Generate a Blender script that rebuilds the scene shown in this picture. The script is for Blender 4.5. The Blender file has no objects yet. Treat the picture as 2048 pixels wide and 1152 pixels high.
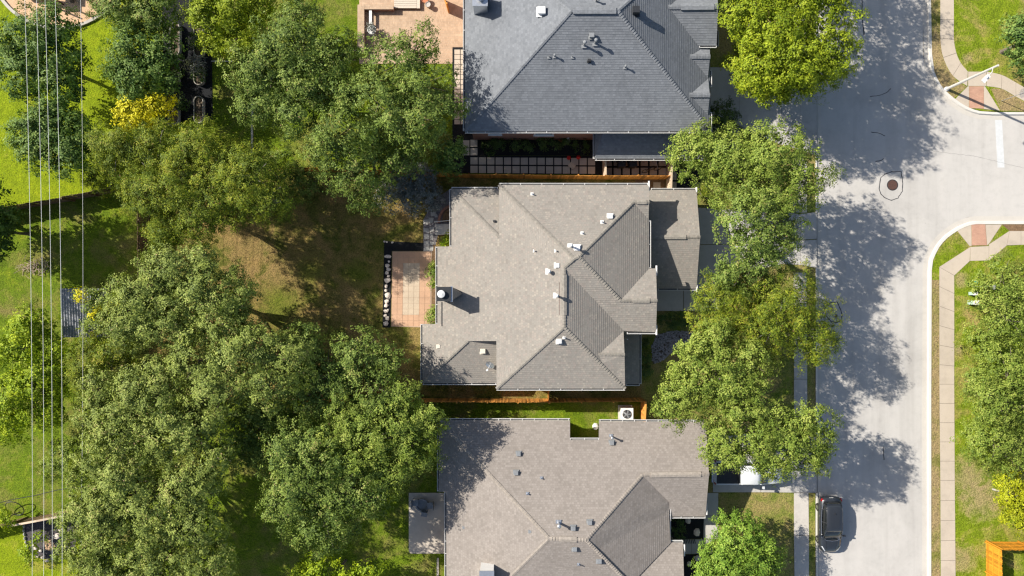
import bpy, math, random
import numpy as np
from mathutils import Vector, Matrix

random.seed(7)
rng = np.random.default_rng(7)
SC = bpy.context.scene
COL = SC.collection
R = math.radians

# ------------------------------------------------------------------ camera
H = 56.0           # drone height above the street
S = 24.4           # photo pixels per metre on the ground
cam = bpy.data.cameras.new('camera')
cam.sensor_width = 36
cam.lens = 18.0 / ((1024 / S) / H)
cam.clip_end = 2000
cam_o = bpy.data.objects.new('camera', cam)
cam_o.location = (0, 0, H)
COL.objects.link(cam_o)
SC.camera = cam_o

# ------------------------------------------------------------------ sky + sun
SUN_EL = 36.5
sun_dir = Vector((-0.916, 0.400, 0)).normalized() * math.cos(R(SUN_EL)) + Vector((0, 0, math.sin(R(SUN_EL))))
world = bpy.data.worlds.new('World')
SC.world = world
world.use_nodes = True
wn = world.node_tree
sky = wn.nodes.new('ShaderNodeTexSky')
sky.sky_type = 'NISHITA'
sky.sun_disc = False
sky.sun_elevation = R(SUN_EL)
sky.sun_rotation = math.atan2(sun_dir.x, sun_dir.y)
sky.air_density = 1.0
sky.dust_density = 1.5
bg = wn.nodes['Background']
bg.inputs[1].default_value = 0.085
wn.links.new(sky.outputs[0], bg.inputs[0])
sun = bpy.data.lights.new('sun', 'SUN')
sun.energy = 5.0
sun.angle = R(0.53)
sun.color = (1.0, 0.94, 0.84)
sun_o = bpy.data.objects.new('sun', sun)
sun_o.rotation_euler = sun_dir.to_track_quat('Z', 'Y').to_euler()
sun_o.location = (-30, 20, 60)
COL.objects.link(sun_o)
SC.view_settings.view_transform = 'Standard'
SC.view_settings.look = 'None'
SC.view_settings.gamma = 1
SC.view_settings.exposure = 0.74
SC.view_settings.use_curve_mapping = False
try:
    SC.cycles.max_bounces = 6
    SC.cycles.diffuse_bounces = 2
    SC.cycles.glossy_bounces = 2
    SC.cycles.transmission_bounces = 3
    SC.cycles.transparent_max_bounces = 4
    SC.cycles.caustics_reflective = False
    SC.cycles.caustics_refractive = False
    SC.cycles.use_denoising = True
    SC.cycles.denoiser = 'OPENIMAGEDENOISE'
    SC.cycles.denoising_prefilter = 'ACCURATE'
    SC.cycles.denoising_input_passes = 'RGB_ALBEDO_NORMAL'
    SC.cycles.filter_width = 1.3
except Exception:
    pass

# ------------------------------------------------------------------ helpers
def P(px, py, z=0.0):
    k = (H - z) / H / S
    return ((px - 1024) * k, (576 - py) * k, z)

LOC = {}
def link(o, parent=None):
    COL.objects.link(o)
    if parent is not None:
        o.parent = parent
        LOC[o.name] = LOC.get(parent.name, (0, 0, 0))
    return o

def tag(o, label=None, cat=None, group=None, kind=None):
    if label: o['label'] = label
    if cat: o['category'] = cat
    if group: o['group'] = group
    if kind: o['kind'] = kind
    return o

def thing(name, label, cat, loc=(0, 0, 0), rz=0.0, group=None):
    o = bpy.data.objects.new(name, None)
    o.empty_display_size = 0.2
    o.location = loc
    o.rotation_euler = (0, 0, rz)
    COL.objects.link(o)
    LOC[o.name] = tuple(loc)
    return tag(o, label, cat, group)

def mk(name, verts, faces, mat, parent=None, world=True, smooth=False, uvs=None):
    """one mesh object; world=True: verts are in world space, moved into the parent's space"""
    me = bpy.data.meshes.new(name)
    if world and parent is not None:
        l = LOC.get(parent.name, (0, 0, 0))
        verts = [(v[0] - l[0], v[1] - l[1], v[2] - l[2]) for v in verts]
    me.from_pydata([tuple(v) for v in verts], [], [list(f) for f in faces])
    mats = mat if isinstance(mat, (list, tuple)) else [mat]
    for m in mats: me.materials.append(m)
    if uvs is not None:
        ul = me.uv_layers.new(name='UVMap')
        i = 0
        for f in uvs:
            for uv in f:
                ul.data[i].uv = uv
                i += 1
    if smooth:
        for p in me.polygons: p.use_smooth = True
    me.update()
    o = bpy.data.objects.new(name, me)
    return link(o, parent)

class MB:
    """collects shapes that become ONE mesh"""
    def __init__(s): s.v = []; s.f = []; s.m = []
    def add(s, vs, fs, mi=0):
        n = len(s.v)
        s.v += [tuple(q) for q in vs]
        s.f += [[i + n for i in f] for f in fs]
        s.m += [mi] * len(fs)
        return s
    def box(s, c, d, rz=0.0, mi=0, taper=1.0):
        cx, cy, cz = c; dx, dy, dz = d[0] / 2, d[1] / 2, d[2] / 2
        ca, sa = math.cos(rz), math.sin(rz)
        vs = []
        for z, t in ((-dz, 1), (dz, taper)):
            for x, y in ((-dx, -dy), (dx, -dy), (dx, dy), (-dx, dy)):
                x *= t; y *= t
                vs.append((cx + x * ca - y * sa, cy + x * sa + y * ca, cz + z))
        return s.add(vs, [(0, 3, 2, 1), (4, 5, 6, 7), (0, 1, 5, 4), (1, 2, 6, 5), (2, 3, 7, 6), (3, 0, 4, 7)], mi)
    def prism(s, pts, z0, z1, mi=0):
        n = len(pts)
        a = sum(pts[i][0] * pts[(i + 1) % n][1] - pts[(i + 1) % n][0] * pts[i][1] for i in range(n))
        if a < 0: pts = pts[::-1]
        vs = [(p[0], p[1], z0) for p in pts] + [(p[0], p[1], z1) for p in pts]
        fs = [list(range(n, 2 * n)), list(range(n - 1, -1, -1))]
        fs += [(i, (i + 1) % n, n + (i + 1) % n, n + i) for i in range(n)]
        return s.add(vs, fs, mi)
    def tube(s, pts, rad, n=8, mi=0, cap=True):
        pts = [Vector(p) for p in pts]
        rr = rad if isinstance(rad, (list, tuple)) else [rad] * len(pts)
        vs = []
        up = Vector((0.31, 0.17, 0.93)).normalized()
        for i, p in enumerate(pts):
            d = (pts[min(i + 1, len(pts) - 1)] - pts[max(i - 1, 0)])
            d = d.normalized() if d.length > 1e-9 else Vector((0, 0, 1))
            a = d.cross(up)
            if a.length < 1e-3: a = d.cross(Vector((1, 0, 0)))
            a.normalize(); b = d.cross(a)
            for k in range(n):
                t = 2 * math.pi * k / n
                vs.append(p + (a * math.cos(t) + b * math.sin(t)) * rr[i])
        fs = []
        for i in range(len(pts) - 1):
            for k in range(n):
                fs.append((i * n + k, i * n + (k + 1) % n, (i + 1) * n + (k + 1) % n, (i + 1) * n + k))
        if cap:
            fs.append(list(range(n - 1, -1, -1)))
            fs.append([(len(pts) - 1) * n + k for k in range(n)])
        return s.add(vs, fs, mi)
    def lathe(s, c, prof, n=16, mi=0):
        vs = []
        for r, z in prof:
            for k in range(n):
                t = 2 * math.pi * k / n
                vs.append((c[0] + r * math.cos(t), c[1] + r * math.sin(t), c[2] + z))
        fs = []
        for i in range(len(prof) - 1):
            for k in range(n):
                fs.append((i * n + k, i * n + (k + 1) % n, (i + 1) * n + (k + 1) % n, (i + 1) * n + k))
        fs.append(list(range(n - 1, -1, -1)))
        fs.append([(len(prof) - 1) * n + k for k in range(n)])
        return s.add(vs, fs, mi)
    def rock(s, c, r, sc=(1, 1, .6), seed=0, mi=0):
        q = random.Random(seed)
        n, m = 7, 4
        vs = [(c[0], c[1], c[2] - r * sc[2] * .6)]
        for i in range(1, m):
            ph = -math.pi / 2 + math.pi * i / m
            for k in range(n):
                t = 2 * math.pi * (k + .5 * (i % 2)) / n
                j = q.uniform(.78, 1.15)
                vs.append((c[0] + r * sc[0] * j * math.cos(ph) * math.cos(t), c[1] + r * sc[1] * j * math.cos(ph) * math.sin(t),
                           c[2] + r * sc[2] * math.sin(ph) * q.uniform(.8, 1.1)))
        vs.append((c[0], c[1], c[2] + r * sc[2] * .95))
        fs = [(0, 1 + (k + 1) % n, 1 + k) for k in range(n)]
        for i in range(m - 2):
            for k in range(n):
                a = 1 + i * n
                fs.append((a + k, a + (k + 1) % n, a + n + (k + 1) % n, a + n + k))
        a = 1 + (m - 2) * n
        fs += [(a + k, a + (k + 1) % n, len(vs) - 1) for k in range(n)]
        return s.add(vs, fs, mi)
    def build(s, name, mat, parent=None, world=True, smooth=False):
        o = mk(name, s.v, s.f, mat, parent, world, smooth)
        if any(s.m): o.data.polygons.foreach_set('material_index', s.m)
        return o

def copy_tree(o, parent=None):
    c = o.copy(); COL.objects.link(c); c.parent = parent
    for ch in list(o.children): copy_tree(ch, c)
    return c

# ------------------------------------------------------------------ materials
def new_mat(name):
    m = bpy.data.materials.new(name); m.use_nodes = True
    nt = m.node_tree
    b = nt.nodes['Principled BSDF']
    return m, nt, b

def N(nt, kind, **kw):
    n = nt.nodes.new('ShaderNode' + kind)
    for k, v in kw.items(): setattr(n, k, v)
    return n

def noise(nt, scale, detail=4, rough=.6, coord=None, dist=0.0):
    n = N(nt, 'TexNoise')
    n.inputs['Scale'].default_value = scale
    n.inputs['Detail'].default_value = detail
    n.inputs['Roughness'].default_value = rough
    n.inputs['Distortion'].default_value = dist
    if coord is not None: nt.links.new(coord, n.inputs['Vector'])
    return n.outputs['Fac']

def ramp(nt, fac, stops):
    r = N(nt, 'ValToRGB')
    e = r.color_ramp.elements
    while len(e) > 1: e.remove(e[-1])
    e[0].position = stops[0][0]; e[0].color = (*stops[0][1], 1)
    for p, c in stops[1:]:
        x = e.new(p); x.color = (*c, 1)
    nt.links.new(fac, r.inputs[0])
    return r.outputs[0]

def mix(nt, fac, a, b, mode='MIX'):
    m = N(nt, 'Mix', data_type='RGBA', blend_type=mode)
    for sock, val in ((m.inputs[0], fac), (m.inputs[6], a), (m.inputs[7], b)):
        if isinstance(val, (int, float)): sock.default_value = val
        elif isinstance(val, tuple): sock.default_value = (*val, 1)
        else: nt.links.new(val, sock)
    return m.outputs[2]

def math_n(nt, op, a, b=0.0, clamp=False):
    m = N(nt, 'Math', operation=op); m.use_clamp = clamp
    for sock, val in ((m.inputs[0], a), (m.inputs[1], b)):
        if isinstance(val, (int, float)): sock.default_value = val
        else: nt.links.new(val, sock)
    return m.outputs[0]

def geo_pos(nt): return N(nt, 'NewGeometry').outputs['Position']

def bump(nt, b, h, strength=.5, dist=.02):
    n = N(nt, 'Bump')
    n.inputs['Strength'].default_value = strength
    n.inputs['Distance'].default_value = dist
    nt.links.new(h, n.inputs['Height'])
    nt.links.new(n.outputs[0], b.inputs['Normal'])

def plain(name, c, rough=.6, metal=0.0, var=.15, scale=6.0, spec=.4, bmp=0.0):
    m, nt, b = new_mat(name)
    p = geo_pos(nt)
    f = noise(nt, scale, 5, .65, p)
    lo = tuple(x * (1 - var) for x in c); hi = tuple(min(1, x * (1 + var)) for x in c)
    nt.links.new(ramp(nt, f, [(.3, lo), (.7, hi)]), b.inputs['Base Color'])
    b.inputs['Roughness'].default_value = rough
    b.inputs['Metallic'].default_value = metal
    b.inputs['Specular IOR Level'].default_value = spec
    if bmp: bump(nt, b, noise(nt, scale * 6, 4, .6, p), bmp, .02)
    return m

def lawn_mat(name, c1, c2, dry, amt, dark=.5, spots=()):
    """mown grass: blade-scale speckle, mid-size clumping, broad dry patches"""
    m, nt, b = new_mat(name)
    p = geo_pos(nt)
    mp = N(nt, 'Mapping'); nt.links.new(p, mp.inputs[0]); mp.inputs['Scale'].default_value = (1, 1, .2)
    p = mp.outputs[0]
    fine = noise(nt, 9.0, 6, .75, p)
    mid = noise(nt, 1.3, 5, .62, p, .4)
    big = noise(nt, .28, 5, .65, p, .8)
    c = ramp(nt, mid, [(.30, tuple(x * .72 for x in c1)), (.5, c1), (.72, c2)])
    fd = ramp(nt, math_n(nt, 'ADD', math_n(nt, 'MULTIPLY', big, .75), math_n(nt, 'MULTIPLY', mid, .35)),
              [(.62 - amt * .32, (0, 0, 0)), (.80 - amt * .30, (1, 1, 1))])
    c = mix(nt, fd, c, tuple(dry))
    for (sx, sy, sr, scol) in spots:      # worn or greener areas with ragged edges
        vd = N(nt, 'VectorMath', operation='DISTANCE'); nt.links.new(geo_pos(nt), vd.inputs[0]); vd.inputs[1].default_value = (*P(sx, sy)[:2], .1)
        q = math_n(nt, 'SUBTRACT', 1.0, math_n(nt, 'DIVIDE', vd.outputs['Value'], sr / S))
        q = math_n(nt, 'ADD', q, math_n(nt, 'MULTIPLY', math_n(nt, 'SUBTRACT', math_n(nt, 'ADD', math_n(nt, 'MULTIPLY', mid, .6), math_n(nt, 'MULTIPLY', fine, .4)), .5), 3.2))
        q = ramp(nt, q, [(.1, (0, 0, 0)), (.75, (1, 1, 1))])
        c = mix(nt, math_n(nt, 'MULTIPLY', q, .65), c, tuple(scol))
    sp = ramp(nt, fine, [(.32, (dark * .72,) * 3), (.52, (1, 1, 1)), (.72, (1.5, 1.48, 1.25))])
    c = mix(nt, 1.0, c, sp, 'MULTIPLY')
    nt.links.new(c, b.inputs['Base Color'])
    b.inputs['Roughness'].default_value = .9
    b.inputs['Specular IOR Level'].default_value = .15
    bump(nt, b, math_n(nt, 'ADD', math_n(nt, 'MULTIPLY', fine, 1.0), math_n(nt, 'MULTIPLY', noise(nt, 3.5, 4, .6, p), .9)), .9, .10)
    return m

def concrete_mat(name, c, stain=.18, fine=.08, agg=0.0):
    m, nt, b = new_mat(name)
    p = geo_pos(nt)
    big = noise(nt, .22, 6, .6, p, .6)
    mid = noise(nt, 1.6, 6, .7, p)
    gr = noise(nt, 26, 3, .7, p)
    k = ramp(nt, big, [(.3, tuple(x * (1 - stain) for x in c)), (.5, c), (.75, tuple(min(1, x * (1 + stain * .4)) for x in c))])
    k2 = ramp(nt, mid, [(.25, (1 - stain * .8,) * 3), (.5, (1, 1, 1)), (.8, (1 + stain * .2,) * 3)])
    k3 = ramp(nt, gr, [(.3, (1 - fine,) * 3), (.7, (1 + fine,) * 3)])
    cc = mix(nt, 1.0, mix(nt, 1.0, k, k2, 'MULTIPLY'), k3, 'MULTIPLY')
    nt.links.new(cc, b.inputs['Base Color'])
    b.inputs['Roughness'].default_value = .85
    b.inputs['Specular IOR Level'].default_value = .25
    bump(nt, b, gr, .3, .008)
    return m

ROW = .17      # shingle course exposure, metres
def shingle_mat(name, cols, tabw=.30, row=.143, edge=.45, blot=0.5, jit=.5):
    """asphalt shingle courses in UV metres: butt-edge shadow lines and a colour of its own for each tab"""
    m, nt, b = new_mat(name)
    uv = N(nt, 'UVMap').outputs[0]
    br = N(nt, 'TexBrick')
    nt.links.new(uv, br.inputs['Vector'])
    br.inputs['Scale'].default_value = 1.0
    br.inputs['Brick Width'].default_value = tabw
    br.inputs['Row Height'].default_value = row
    br.inputs['Mortar Size'].default_value = .012
    br.inputs['Mortar Smooth'].default_value = .35
    br.inputs['Bias'].default_value = 0.0
    br.inputs['Color1'].default_value = (0, 0, 0, 1)
    br.inputs['Color2'].default_value = (1, 1, 1, 1)
    br.inputs['Mortar'].default_value = (.5, .5, .5, 1)
    br.offset = .37; br.offset_frequency = 2
    n = len(cols)
    tabc = ramp(nt, br.outputs['Color'], [(i / (n - 1) if n > 1 else 0, c) for i, c in enumerate(cols)])
    big = noise(nt, .5, 5, .65, uv, .5)
    bl = ramp(nt, big, [(.25, (1 - .22 * blot,) * 3), (.5, (1, 1, 1)), (.75, (1 + .14 * blot,) * 3)])
    gr = noise(nt, 14, 4, .8, uv)
    gl = ramp(nt, gr, [(.28, (1 - .35 * jit,) * 3), (.5, (1, 1, 1)), (.74, (1 + .3 * jit,) * 3)])
    c = mix(nt, 1.0, mix(nt, 1.0, tabc, bl, 'MULTIPLY'), gl, 'MULTIPLY')
    c = mix(nt, math_n(nt, 'MULTIPLY', br.outputs['Fac'], edge), c, tuple(x * .35 for x in cols[0]))
    nt.links.new(c, b.inputs['Base Color'])
    b.inputs['Roughness'].default_value = .9
    b.inputs['Specular IOR Level'].default_value = .2
    # saw-tooth course relief: each course thickest at its lower (butt) edge
    sep = N(nt, 'SeparateXYZ'); nt.links.new(uv, sep.inputs[0])
    saw = math_n(nt, 'FRACT', math_n(nt, 'DIVIDE', sep.outputs[1], row))
    hgt = math_n(nt, 'ADD', math_n(nt, 'MULTIPLY', math_n(nt, 'SUBTRACT', 1.0, saw), 1.0),
                 math_n(nt, 'MULTIPLY', br.outputs['Color'], .8))
    bump(nt, b, math_n(nt, 'ADD', math_n(nt, 'MULTIPLY', br.outputs['Color'], .6), math_n(nt, 'MULTIPLY', gr, .5)), .6, .012)
    return m

def brick_mat(name, c1, c2, mortar, w=.21, h=.07, flat=False):
    m, nt, b = new_mat(name)
    if flat:
        vec = geo_pos(nt)
    else:
        # wall: horizontal run on x+y, height on z
        sp = N(nt, 'SeparateXYZ'); nt.links.new(geo_pos(nt), sp.inputs[0])
        cb = N(nt, 'CombineXYZ')
        nt.links.new(math_n(nt, 'ADD', sp.outputs[0], sp.outputs[1]), cb.inputs[0])
        nt.links.new(sp.outputs[2], cb.inputs[1])
        vec = cb.outputs[0]
    br = N(nt, 'TexBrick'); nt.links.new(vec, br.inputs['Vector'])
    br.inputs['Scale'].default_value = 1
    br.inputs['Brick Width'].default_value = w; br.inputs['Row Height'].default_value = h
    br.inputs['Mortar Size'].default_value = .007
    br.inputs['Color1'].default_value = (*c1, 1); br.inputs['Color2'].default_value = (*c2, 1); br.inputs['Mortar'].default_value = (*mortar, 1)
    nz = ramp(nt, noise(nt, 2.0, 6, .7, geo_pos(nt)), [(.3, (.8,) * 3), (.7, (1.12,) * 3)])
    nt.links.new(mix(nt, 1.0, br.outputs['Color'], nz, 'MULTIPLY'), b.inputs['Base Color'])
    b.inputs['Roughness'].default_value = .85
    bump(nt, b, math_n(nt, 'SUBTRACT', 1.0, br.outputs['Fac']), .5, .01)
    return m

def wood_mat(name, c, var=.35):
    m, nt, b = new_mat(name)
    oi = N(nt, 'ObjectInfo').outputs['Random']
    p = geo_pos(nt)
    mp = N(nt, 'Mapping'); nt.links.new(p, mp.inputs[0]); mp.inputs['Scale'].default_value = (9, 9, .8)
    g = noise(nt, 3, 5, .7, mp.outputs[0])
    col = ramp(nt, g, [(.3, tuple(x * .62 for x in c)), (.55, c), (.8, tuple(min(1, x * 1.2) for x in c))])
    k = ramp(nt, oi, [(0, (1 - var,) * 3), (.5, (1, 1, 1)), (1, (1 + var * .5,) * 3)])
    nt.links.new(mix(nt, 1.0, col, k, 'MULTIPLY'), b.inputs['Base Color'])
    b.inputs['Roughness'].default_value = .7
    b.inputs['Specular IOR Level'].default_value = .25
    bump(nt, b, g, .4, .006)
    return m

def leaf_mat(name, dark, mid, light, accent=None, trans=.17):
    m, nt, b = new_mat(name)
    at = N(nt, 'Attribute'); at.attribute_name = 'var'
    st = [(0, dark), (.45, mid), (.93, light)]
    if accent: st += [(.95, accent), (1, accent)]
    c = ramp(nt, at.outputs['Fac'], st)
    nt.links.new(c, b.inputs['Base Color'])
    b.inputs['Roughness'].default_value = .6
    b.inputs['Specular IOR Level'].default_value = .2
    tr = N(nt, 'BsdfTranslucent')
    tc = mix(nt, 1.0, c, (1.25, 1.35, .5), 'MULTIPLY')
    nt.links.new(tc, tr.inputs[0])
    ms = N(nt, 'MixShader'); ms.inputs[0].default_value = trans
    nt.links.new(b.outputs[0], ms.inputs[1]); nt.links.new(tr.outputs[0], ms.inputs[2])
    nt.links.new(ms.outputs[0], nt.nodes['Material Output'].inputs[0])
    return m

M = {}
TAN, TAN2, GRN = (.36, .27, .15), (.27, .185, .075), (.13, .165, .016)
M['soil'] = plain('soil', (.10, .075, .05), .95, var=.4, scale=3, bmp=.6)
M['mulch'] = plain('black_mulch', (.008, .009, .011), .95, var=.5, scale=9, bmp=.9)
M['brown_mulch'] = plain('brown_mulch', (.17, .105, .055), .95, var=.45, scale=7, bmp=.9)
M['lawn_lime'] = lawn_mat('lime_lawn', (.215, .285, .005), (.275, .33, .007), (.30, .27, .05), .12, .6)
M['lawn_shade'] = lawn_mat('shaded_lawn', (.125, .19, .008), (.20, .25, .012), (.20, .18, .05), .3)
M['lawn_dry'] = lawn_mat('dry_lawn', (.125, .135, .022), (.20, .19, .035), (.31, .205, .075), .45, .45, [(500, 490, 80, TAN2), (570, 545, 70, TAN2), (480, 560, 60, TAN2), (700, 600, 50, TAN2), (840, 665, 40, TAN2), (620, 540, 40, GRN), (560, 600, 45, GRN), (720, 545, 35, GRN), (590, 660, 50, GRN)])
M['lawn_front'] = lawn_mat('front_lawn', (.15, .21, .022), (.24, .27, .035), (.30, .24, .09), .55)
M['lawn_right'] = lawn_mat('corner_lawn', (.17, .235, .010), (.25, .30, .018), (.36, .27, .10), .30, .55, [(1935, 955, 60, TAN), (1960, 1000, 55, TAN), (1925, 1120, 40, TAN), (1921, 560, 22, TAN), (1914, 700, 14, TAN), (1932, 118, 14, TAN), (1990, 500, 30, TAN)])
M['lawn_verge'] = lawn_mat('verge_grass', (.19, .20, .035), (.28, .25, .06), (.33, .245, .12), .7, .5)
M['road'] = concrete_mat('road_surface', (.445, .425, .398), .13, .07)
def wear(m):
    nt = m.node_tree; b_ = nt.nodes['Principled BSDF']
    src = b_.inputs['Base Color'].links[0].from_socket
    mp = N(nt, 'Mapping'); nt.links.new(geo_pos(nt), mp.inputs[0]); mp.inputs['Scale'].default_value = (.9, .05, 1)
    lane = ramp(nt, noise(nt, 1.0, 5, .6, mp.outputs[0]), [(.3, (.88, .875, .87)), (.5, (1, 1, 1)), (.75, (1.05, 1.045, 1.04))])
    spot = ramp(nt, noise(nt, 5.0, 2, .5, geo_pos(nt)), [(.18, (.62, .60, .58)), (.26, (1, 1, 1))])
    c_ = mix(nt, 1.0, mix(nt, 1.0, src, lane, 'MULTIPLY'), spot, 'MULTIPLY')
    nt.links.new(c_, b_.inputs['Base Color'])
wear(M['road'])
M['gutter_pan'] = concrete_mat('gutter_pan', (.47, .44, .395), .10, .05)
M['kerb'] = concrete_mat('kerb_concrete', (.56, .535, .49), .10, .05)
M['walk'] = concrete_mat('sidewalk_concrete', (.445, .380, .305), .16, .08)
M['walk_grey'] = concrete_mat('weathered_concrete', (.46, .43, .39), .2, .08)
M['joint'] = plain('joint_filler', (.20, .17, .14), .95)
M['drive'] = concrete_mat('driveway_concrete', (.43, .41, .38), .22, .08)
M['patio_conc'] = concrete_mat('patio_concrete', (.50, .44, .37), .2, .06)
M['paver'] = concrete_mat('paver_concrete', (.50, .43, .35), .2, .1)
M['stone'] = concrete_mat('flagstone', (.42, .40, .37), .25, .12)
M['tile_red'] = concrete_mat('terracotta_tile', (.50, .315, .205), .18, .08)
M['tile_cream'] = concrete_mat('cream_tile', (.50, .405, .30), .18, .08)
M['pad'] = brick_mat('red_ramp_pad', (.43, .24, .165), (.47, .275, .19), (.40, .23, .16), .20, .10, True)
M['patio_brick'] = brick_mat('patio_brick', (.43, .29, .185), (.50, .355, .235), (.41, .32, .235), .10, .20, True)
M['brick'] = brick_mat('house_brick', (.30, .13, .09), (.38, .18, .12), (.38, .32, .27))
M['brick_tan'] = brick_mat('tan_brick', (.45, .33, .23), (.52, .40, .29), (.5, .45, .38))
M['stucco'] = plain('cream_siding', (.62, .57, .48), .8, var=.06, scale=2)
M['white'] = plain('white_paint', (.70, .69, .67), .5, var=.05, scale=3)
M['trough'] = plain('trough_shadow', (.10, .10, .10), .8, var=.2)  # shadow inside the white gutter, put into its floor colour
M['gravel'] = plain('play_gravel', (.55, .36, .22), .95, var=.25, scale=14, bmp=.6)
M['roof1'] = shingle_mat('slate_grey_shingle', [(0.145, 0.155, 0.170), (0.164, 0.174, 0.190), (0.175, 0.186, 0.202), (0.193, 0.204, 0.222)], .22, ROW, .10, .6, .4)
M['roof2'] = shingle_mat('tan_grey_shingle', [(0.224, 0.203, 0.178), (0.244, 0.225, 0.200), (0.256, 0.235, 0.209), (0.262, 0.243, 0.214), (0.269, 0.234, 0.207), (0.314, 0.286, 0.244)], .19, ROW, .2, .4, .35)
M['roof3'] = shingle_mat('beige_brown_shingle', [(0.222, 0.197, 0.175), (0.245, 0.216, 0.193), (0.263, 0.234, 0.210), (0.284, 0.253, 0.228)], .20, ROW, .2, .5, .35)
M['cap1'] = plain('slate_cap', (.17, .18, .195), .9, var=.25, scale=5)
M['cap2'] = plain('tan_cap', (.235, .215, .185), .9, var=.25, scale=5)
M['cap3'] = plain('beige_cap', (.285, .25, .215), .9, var=.25, scale=5)
M['metal'] = plain('galvanised_metal', (.55, .57, .60), .38, .8, .1, 5)
M['pole'] = plain('pale_pole_metal', (.68, .66, .62), .4, .3, .06, 4)
M['dark'] = plain('dark_metal', (.03, .032, .036), .5, .2, .2, 6)
M['grey_vent'] = plain('grey_vent', (.22, .23, .24), .6, .1, .1, 6)
M['glass'] = plain('dark_glass', (.02, .025, .03), .06, 0, .1, 1, 1.0)
M['fence_orange'] = wood_mat('stained_cedar', (.62, .275, .060), .45)
M['fence_brown'] = wood_mat('weathered_cedar', (.20, .135, .08))
M['fence_amber'] = wood_mat('amber_cedar', (.56, .245, .022), .3)
M['deck'] = wood_mat('pale_deck_board', (.56, .49, .40), .12)
M['wood_top'] = wood_mat('bleached_timber', (.60, .47, .34), .2)
M['bark'] = plain('oak_bark', (.14, .115, .095), .95, var=.4, scale=9, bmp=.8)
M['bark_pale'] = plain('pale_bark', (.36, .33, .29), .9, var=.3, scale=9, bmp=.6)
M['rock'] = plain('limestone', (.60, .52, .45), .85, var=.22, scale=4, bmp=.5)
M['rockgrey'] = plain('river_rock', (.19, .17, .17), .8, var=.6, scale=9, bmp=.4)
M['tar'] = plain('tar_seal', (.035, .036, .04), .5, var=.3)
M['iron'] = plain('cast_iron', (.12, .065, .05), .6, .4, .3, 14)
M['paint'] = plain('road_paint', (.52, .53, .53), .7, var=.08, scale=3)
M['red'] = plain('red_plastic', (.55, .02, .02), .4)
M['tin'] = plain('tin_roof', (.36, .37, .40), .5, .3, .35, 3)
M['terracotta'] = plain('terracotta', (.45, .17, .08), .7)
M['teal'] = plain('pale_teal_plastic', (.36, .47, .42), .4)
M['green_plastic'] = plain('green_plastic', (.05, .22, .16), .5)
M['wire'] = plain('aluminium_wire', (.78, .77, .74), .45, 0, .05)
M['concrete_edge'] = concrete_mat('garden_edging', (.43, .40, .35), .15, .08)

LF = {}
LF['sage'] = leaf_mat('sage_oak_leaf', (0.092, 0.132, 0.028), (0.205, 0.258, 0.052), (0.365, 0.415, 0.098), (0.30, 0.21, 0.11))
LF['oak'] = leaf_mat('oak_leaf', (0.056, 0.098, 0.020), (0.140, 0.202, 0.036), (0.285, 0.350, 0.072), (0.30, 0.22, 0.10))
LF['deep'] = leaf_mat('deep_green_leaf', (0.048, 0.100, 0.020), (0.105, 0.180, 0.034), (0.235, 0.315, 0.070))
LF['lime'] = leaf_mat('lime_leaf', (0.100, 0.150, 0.008), (0.200, 0.265, 0.012), (0.360, 0.405, 0.024))
LF['elm'] = leaf_mat('fresh_elm_leaf', (0.088, 0.140, 0.020), (0.175, 0.240, 0.034), (0.325, 0.370, 0.075))
LF['juniper'] = leaf_mat('juniper_spray', (0.050, 0.084, 0.010), (0.140, 0.192, 0.016), (0.340, 0.365, 0.028), (0.20, 0.09, 0.05))
LF['yellow'] = leaf_mat('yellow_leaf', (0.380, 0.345, 0.010), (0.560, 0.510, 0.014), (0.700, 0.630, 0.025))
LF['gold'] = leaf_mat('yellow_green_leaf', (.17, .20, .008), (.30, .33, .010), (.46, .46, .018))
LF['fresh'] = leaf_mat('fresh_green_leaf', (.080, .155, .018), (.155, .260, .030), (.310, .410, .065))
LF['silver'] = leaf_mat('silvery_leaf', (0.090, 0.105, 0.090), (0.170, 0.185, 0.165), (0.320, 0.330, 0.300), (0.20, 0.17, 0.24))
LF['shrub'] = leaf_mat('shrub_leaf', (0.036, 0.072, 0.019), (0.072, 0.126, 0.029), (0.132, 0.192, 0.048))
LF['bright'] = leaf_mat('bright_leaf', (0.120, 0.195, 0.010), (0.225, 0.315, 0.012), (0.400, 0.470, 0.020))

# ------------------------------------------------------------------ ground
def poly(pts): return [P(*p)[:2] for p in pts]

def sheet(name, pts, z, mat, depth=None, kind='structure'):
    """a slab of ground with px outline; depth: how far its skirt goes down"""
    q = poly(pts)
    mb = MB(); mb.prism(q, z - (depth if depth else .16), z, 0)
    return tag(mb.build(name, mat), kind=kind)

g = mk('ground', [(-450, -450, -.12), (450, -450, -.12), (450, 450, -.12), (-450, 450, -.12)], [(0, 1, 2, 3)], lawn_mat('outer_ground', (.11, .15, .03), (.17, .19, .04), (.24, .20, .09), .7))
tag(g, kind='structure')

TOPY, BOTY = -800, 1950      # px rows well past the frame
ROADL, ROADR = 1636, 1846
sheet('road', [(ROADL, TOPY), (1846, TOPY), (1846, 110), (1853, 147), (1869, 180), (1896, 207), (1926, 227), (1956, 237), (3000, 239),
               (3000, 433), (1966, 433), (1936, 434), (1909, 446), (1883, 464), (1863, 487), (1849, 517), (1846, 541), (1845, BOTY), (ROADL, BOTY)],
      0.0, M['road'])

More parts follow.
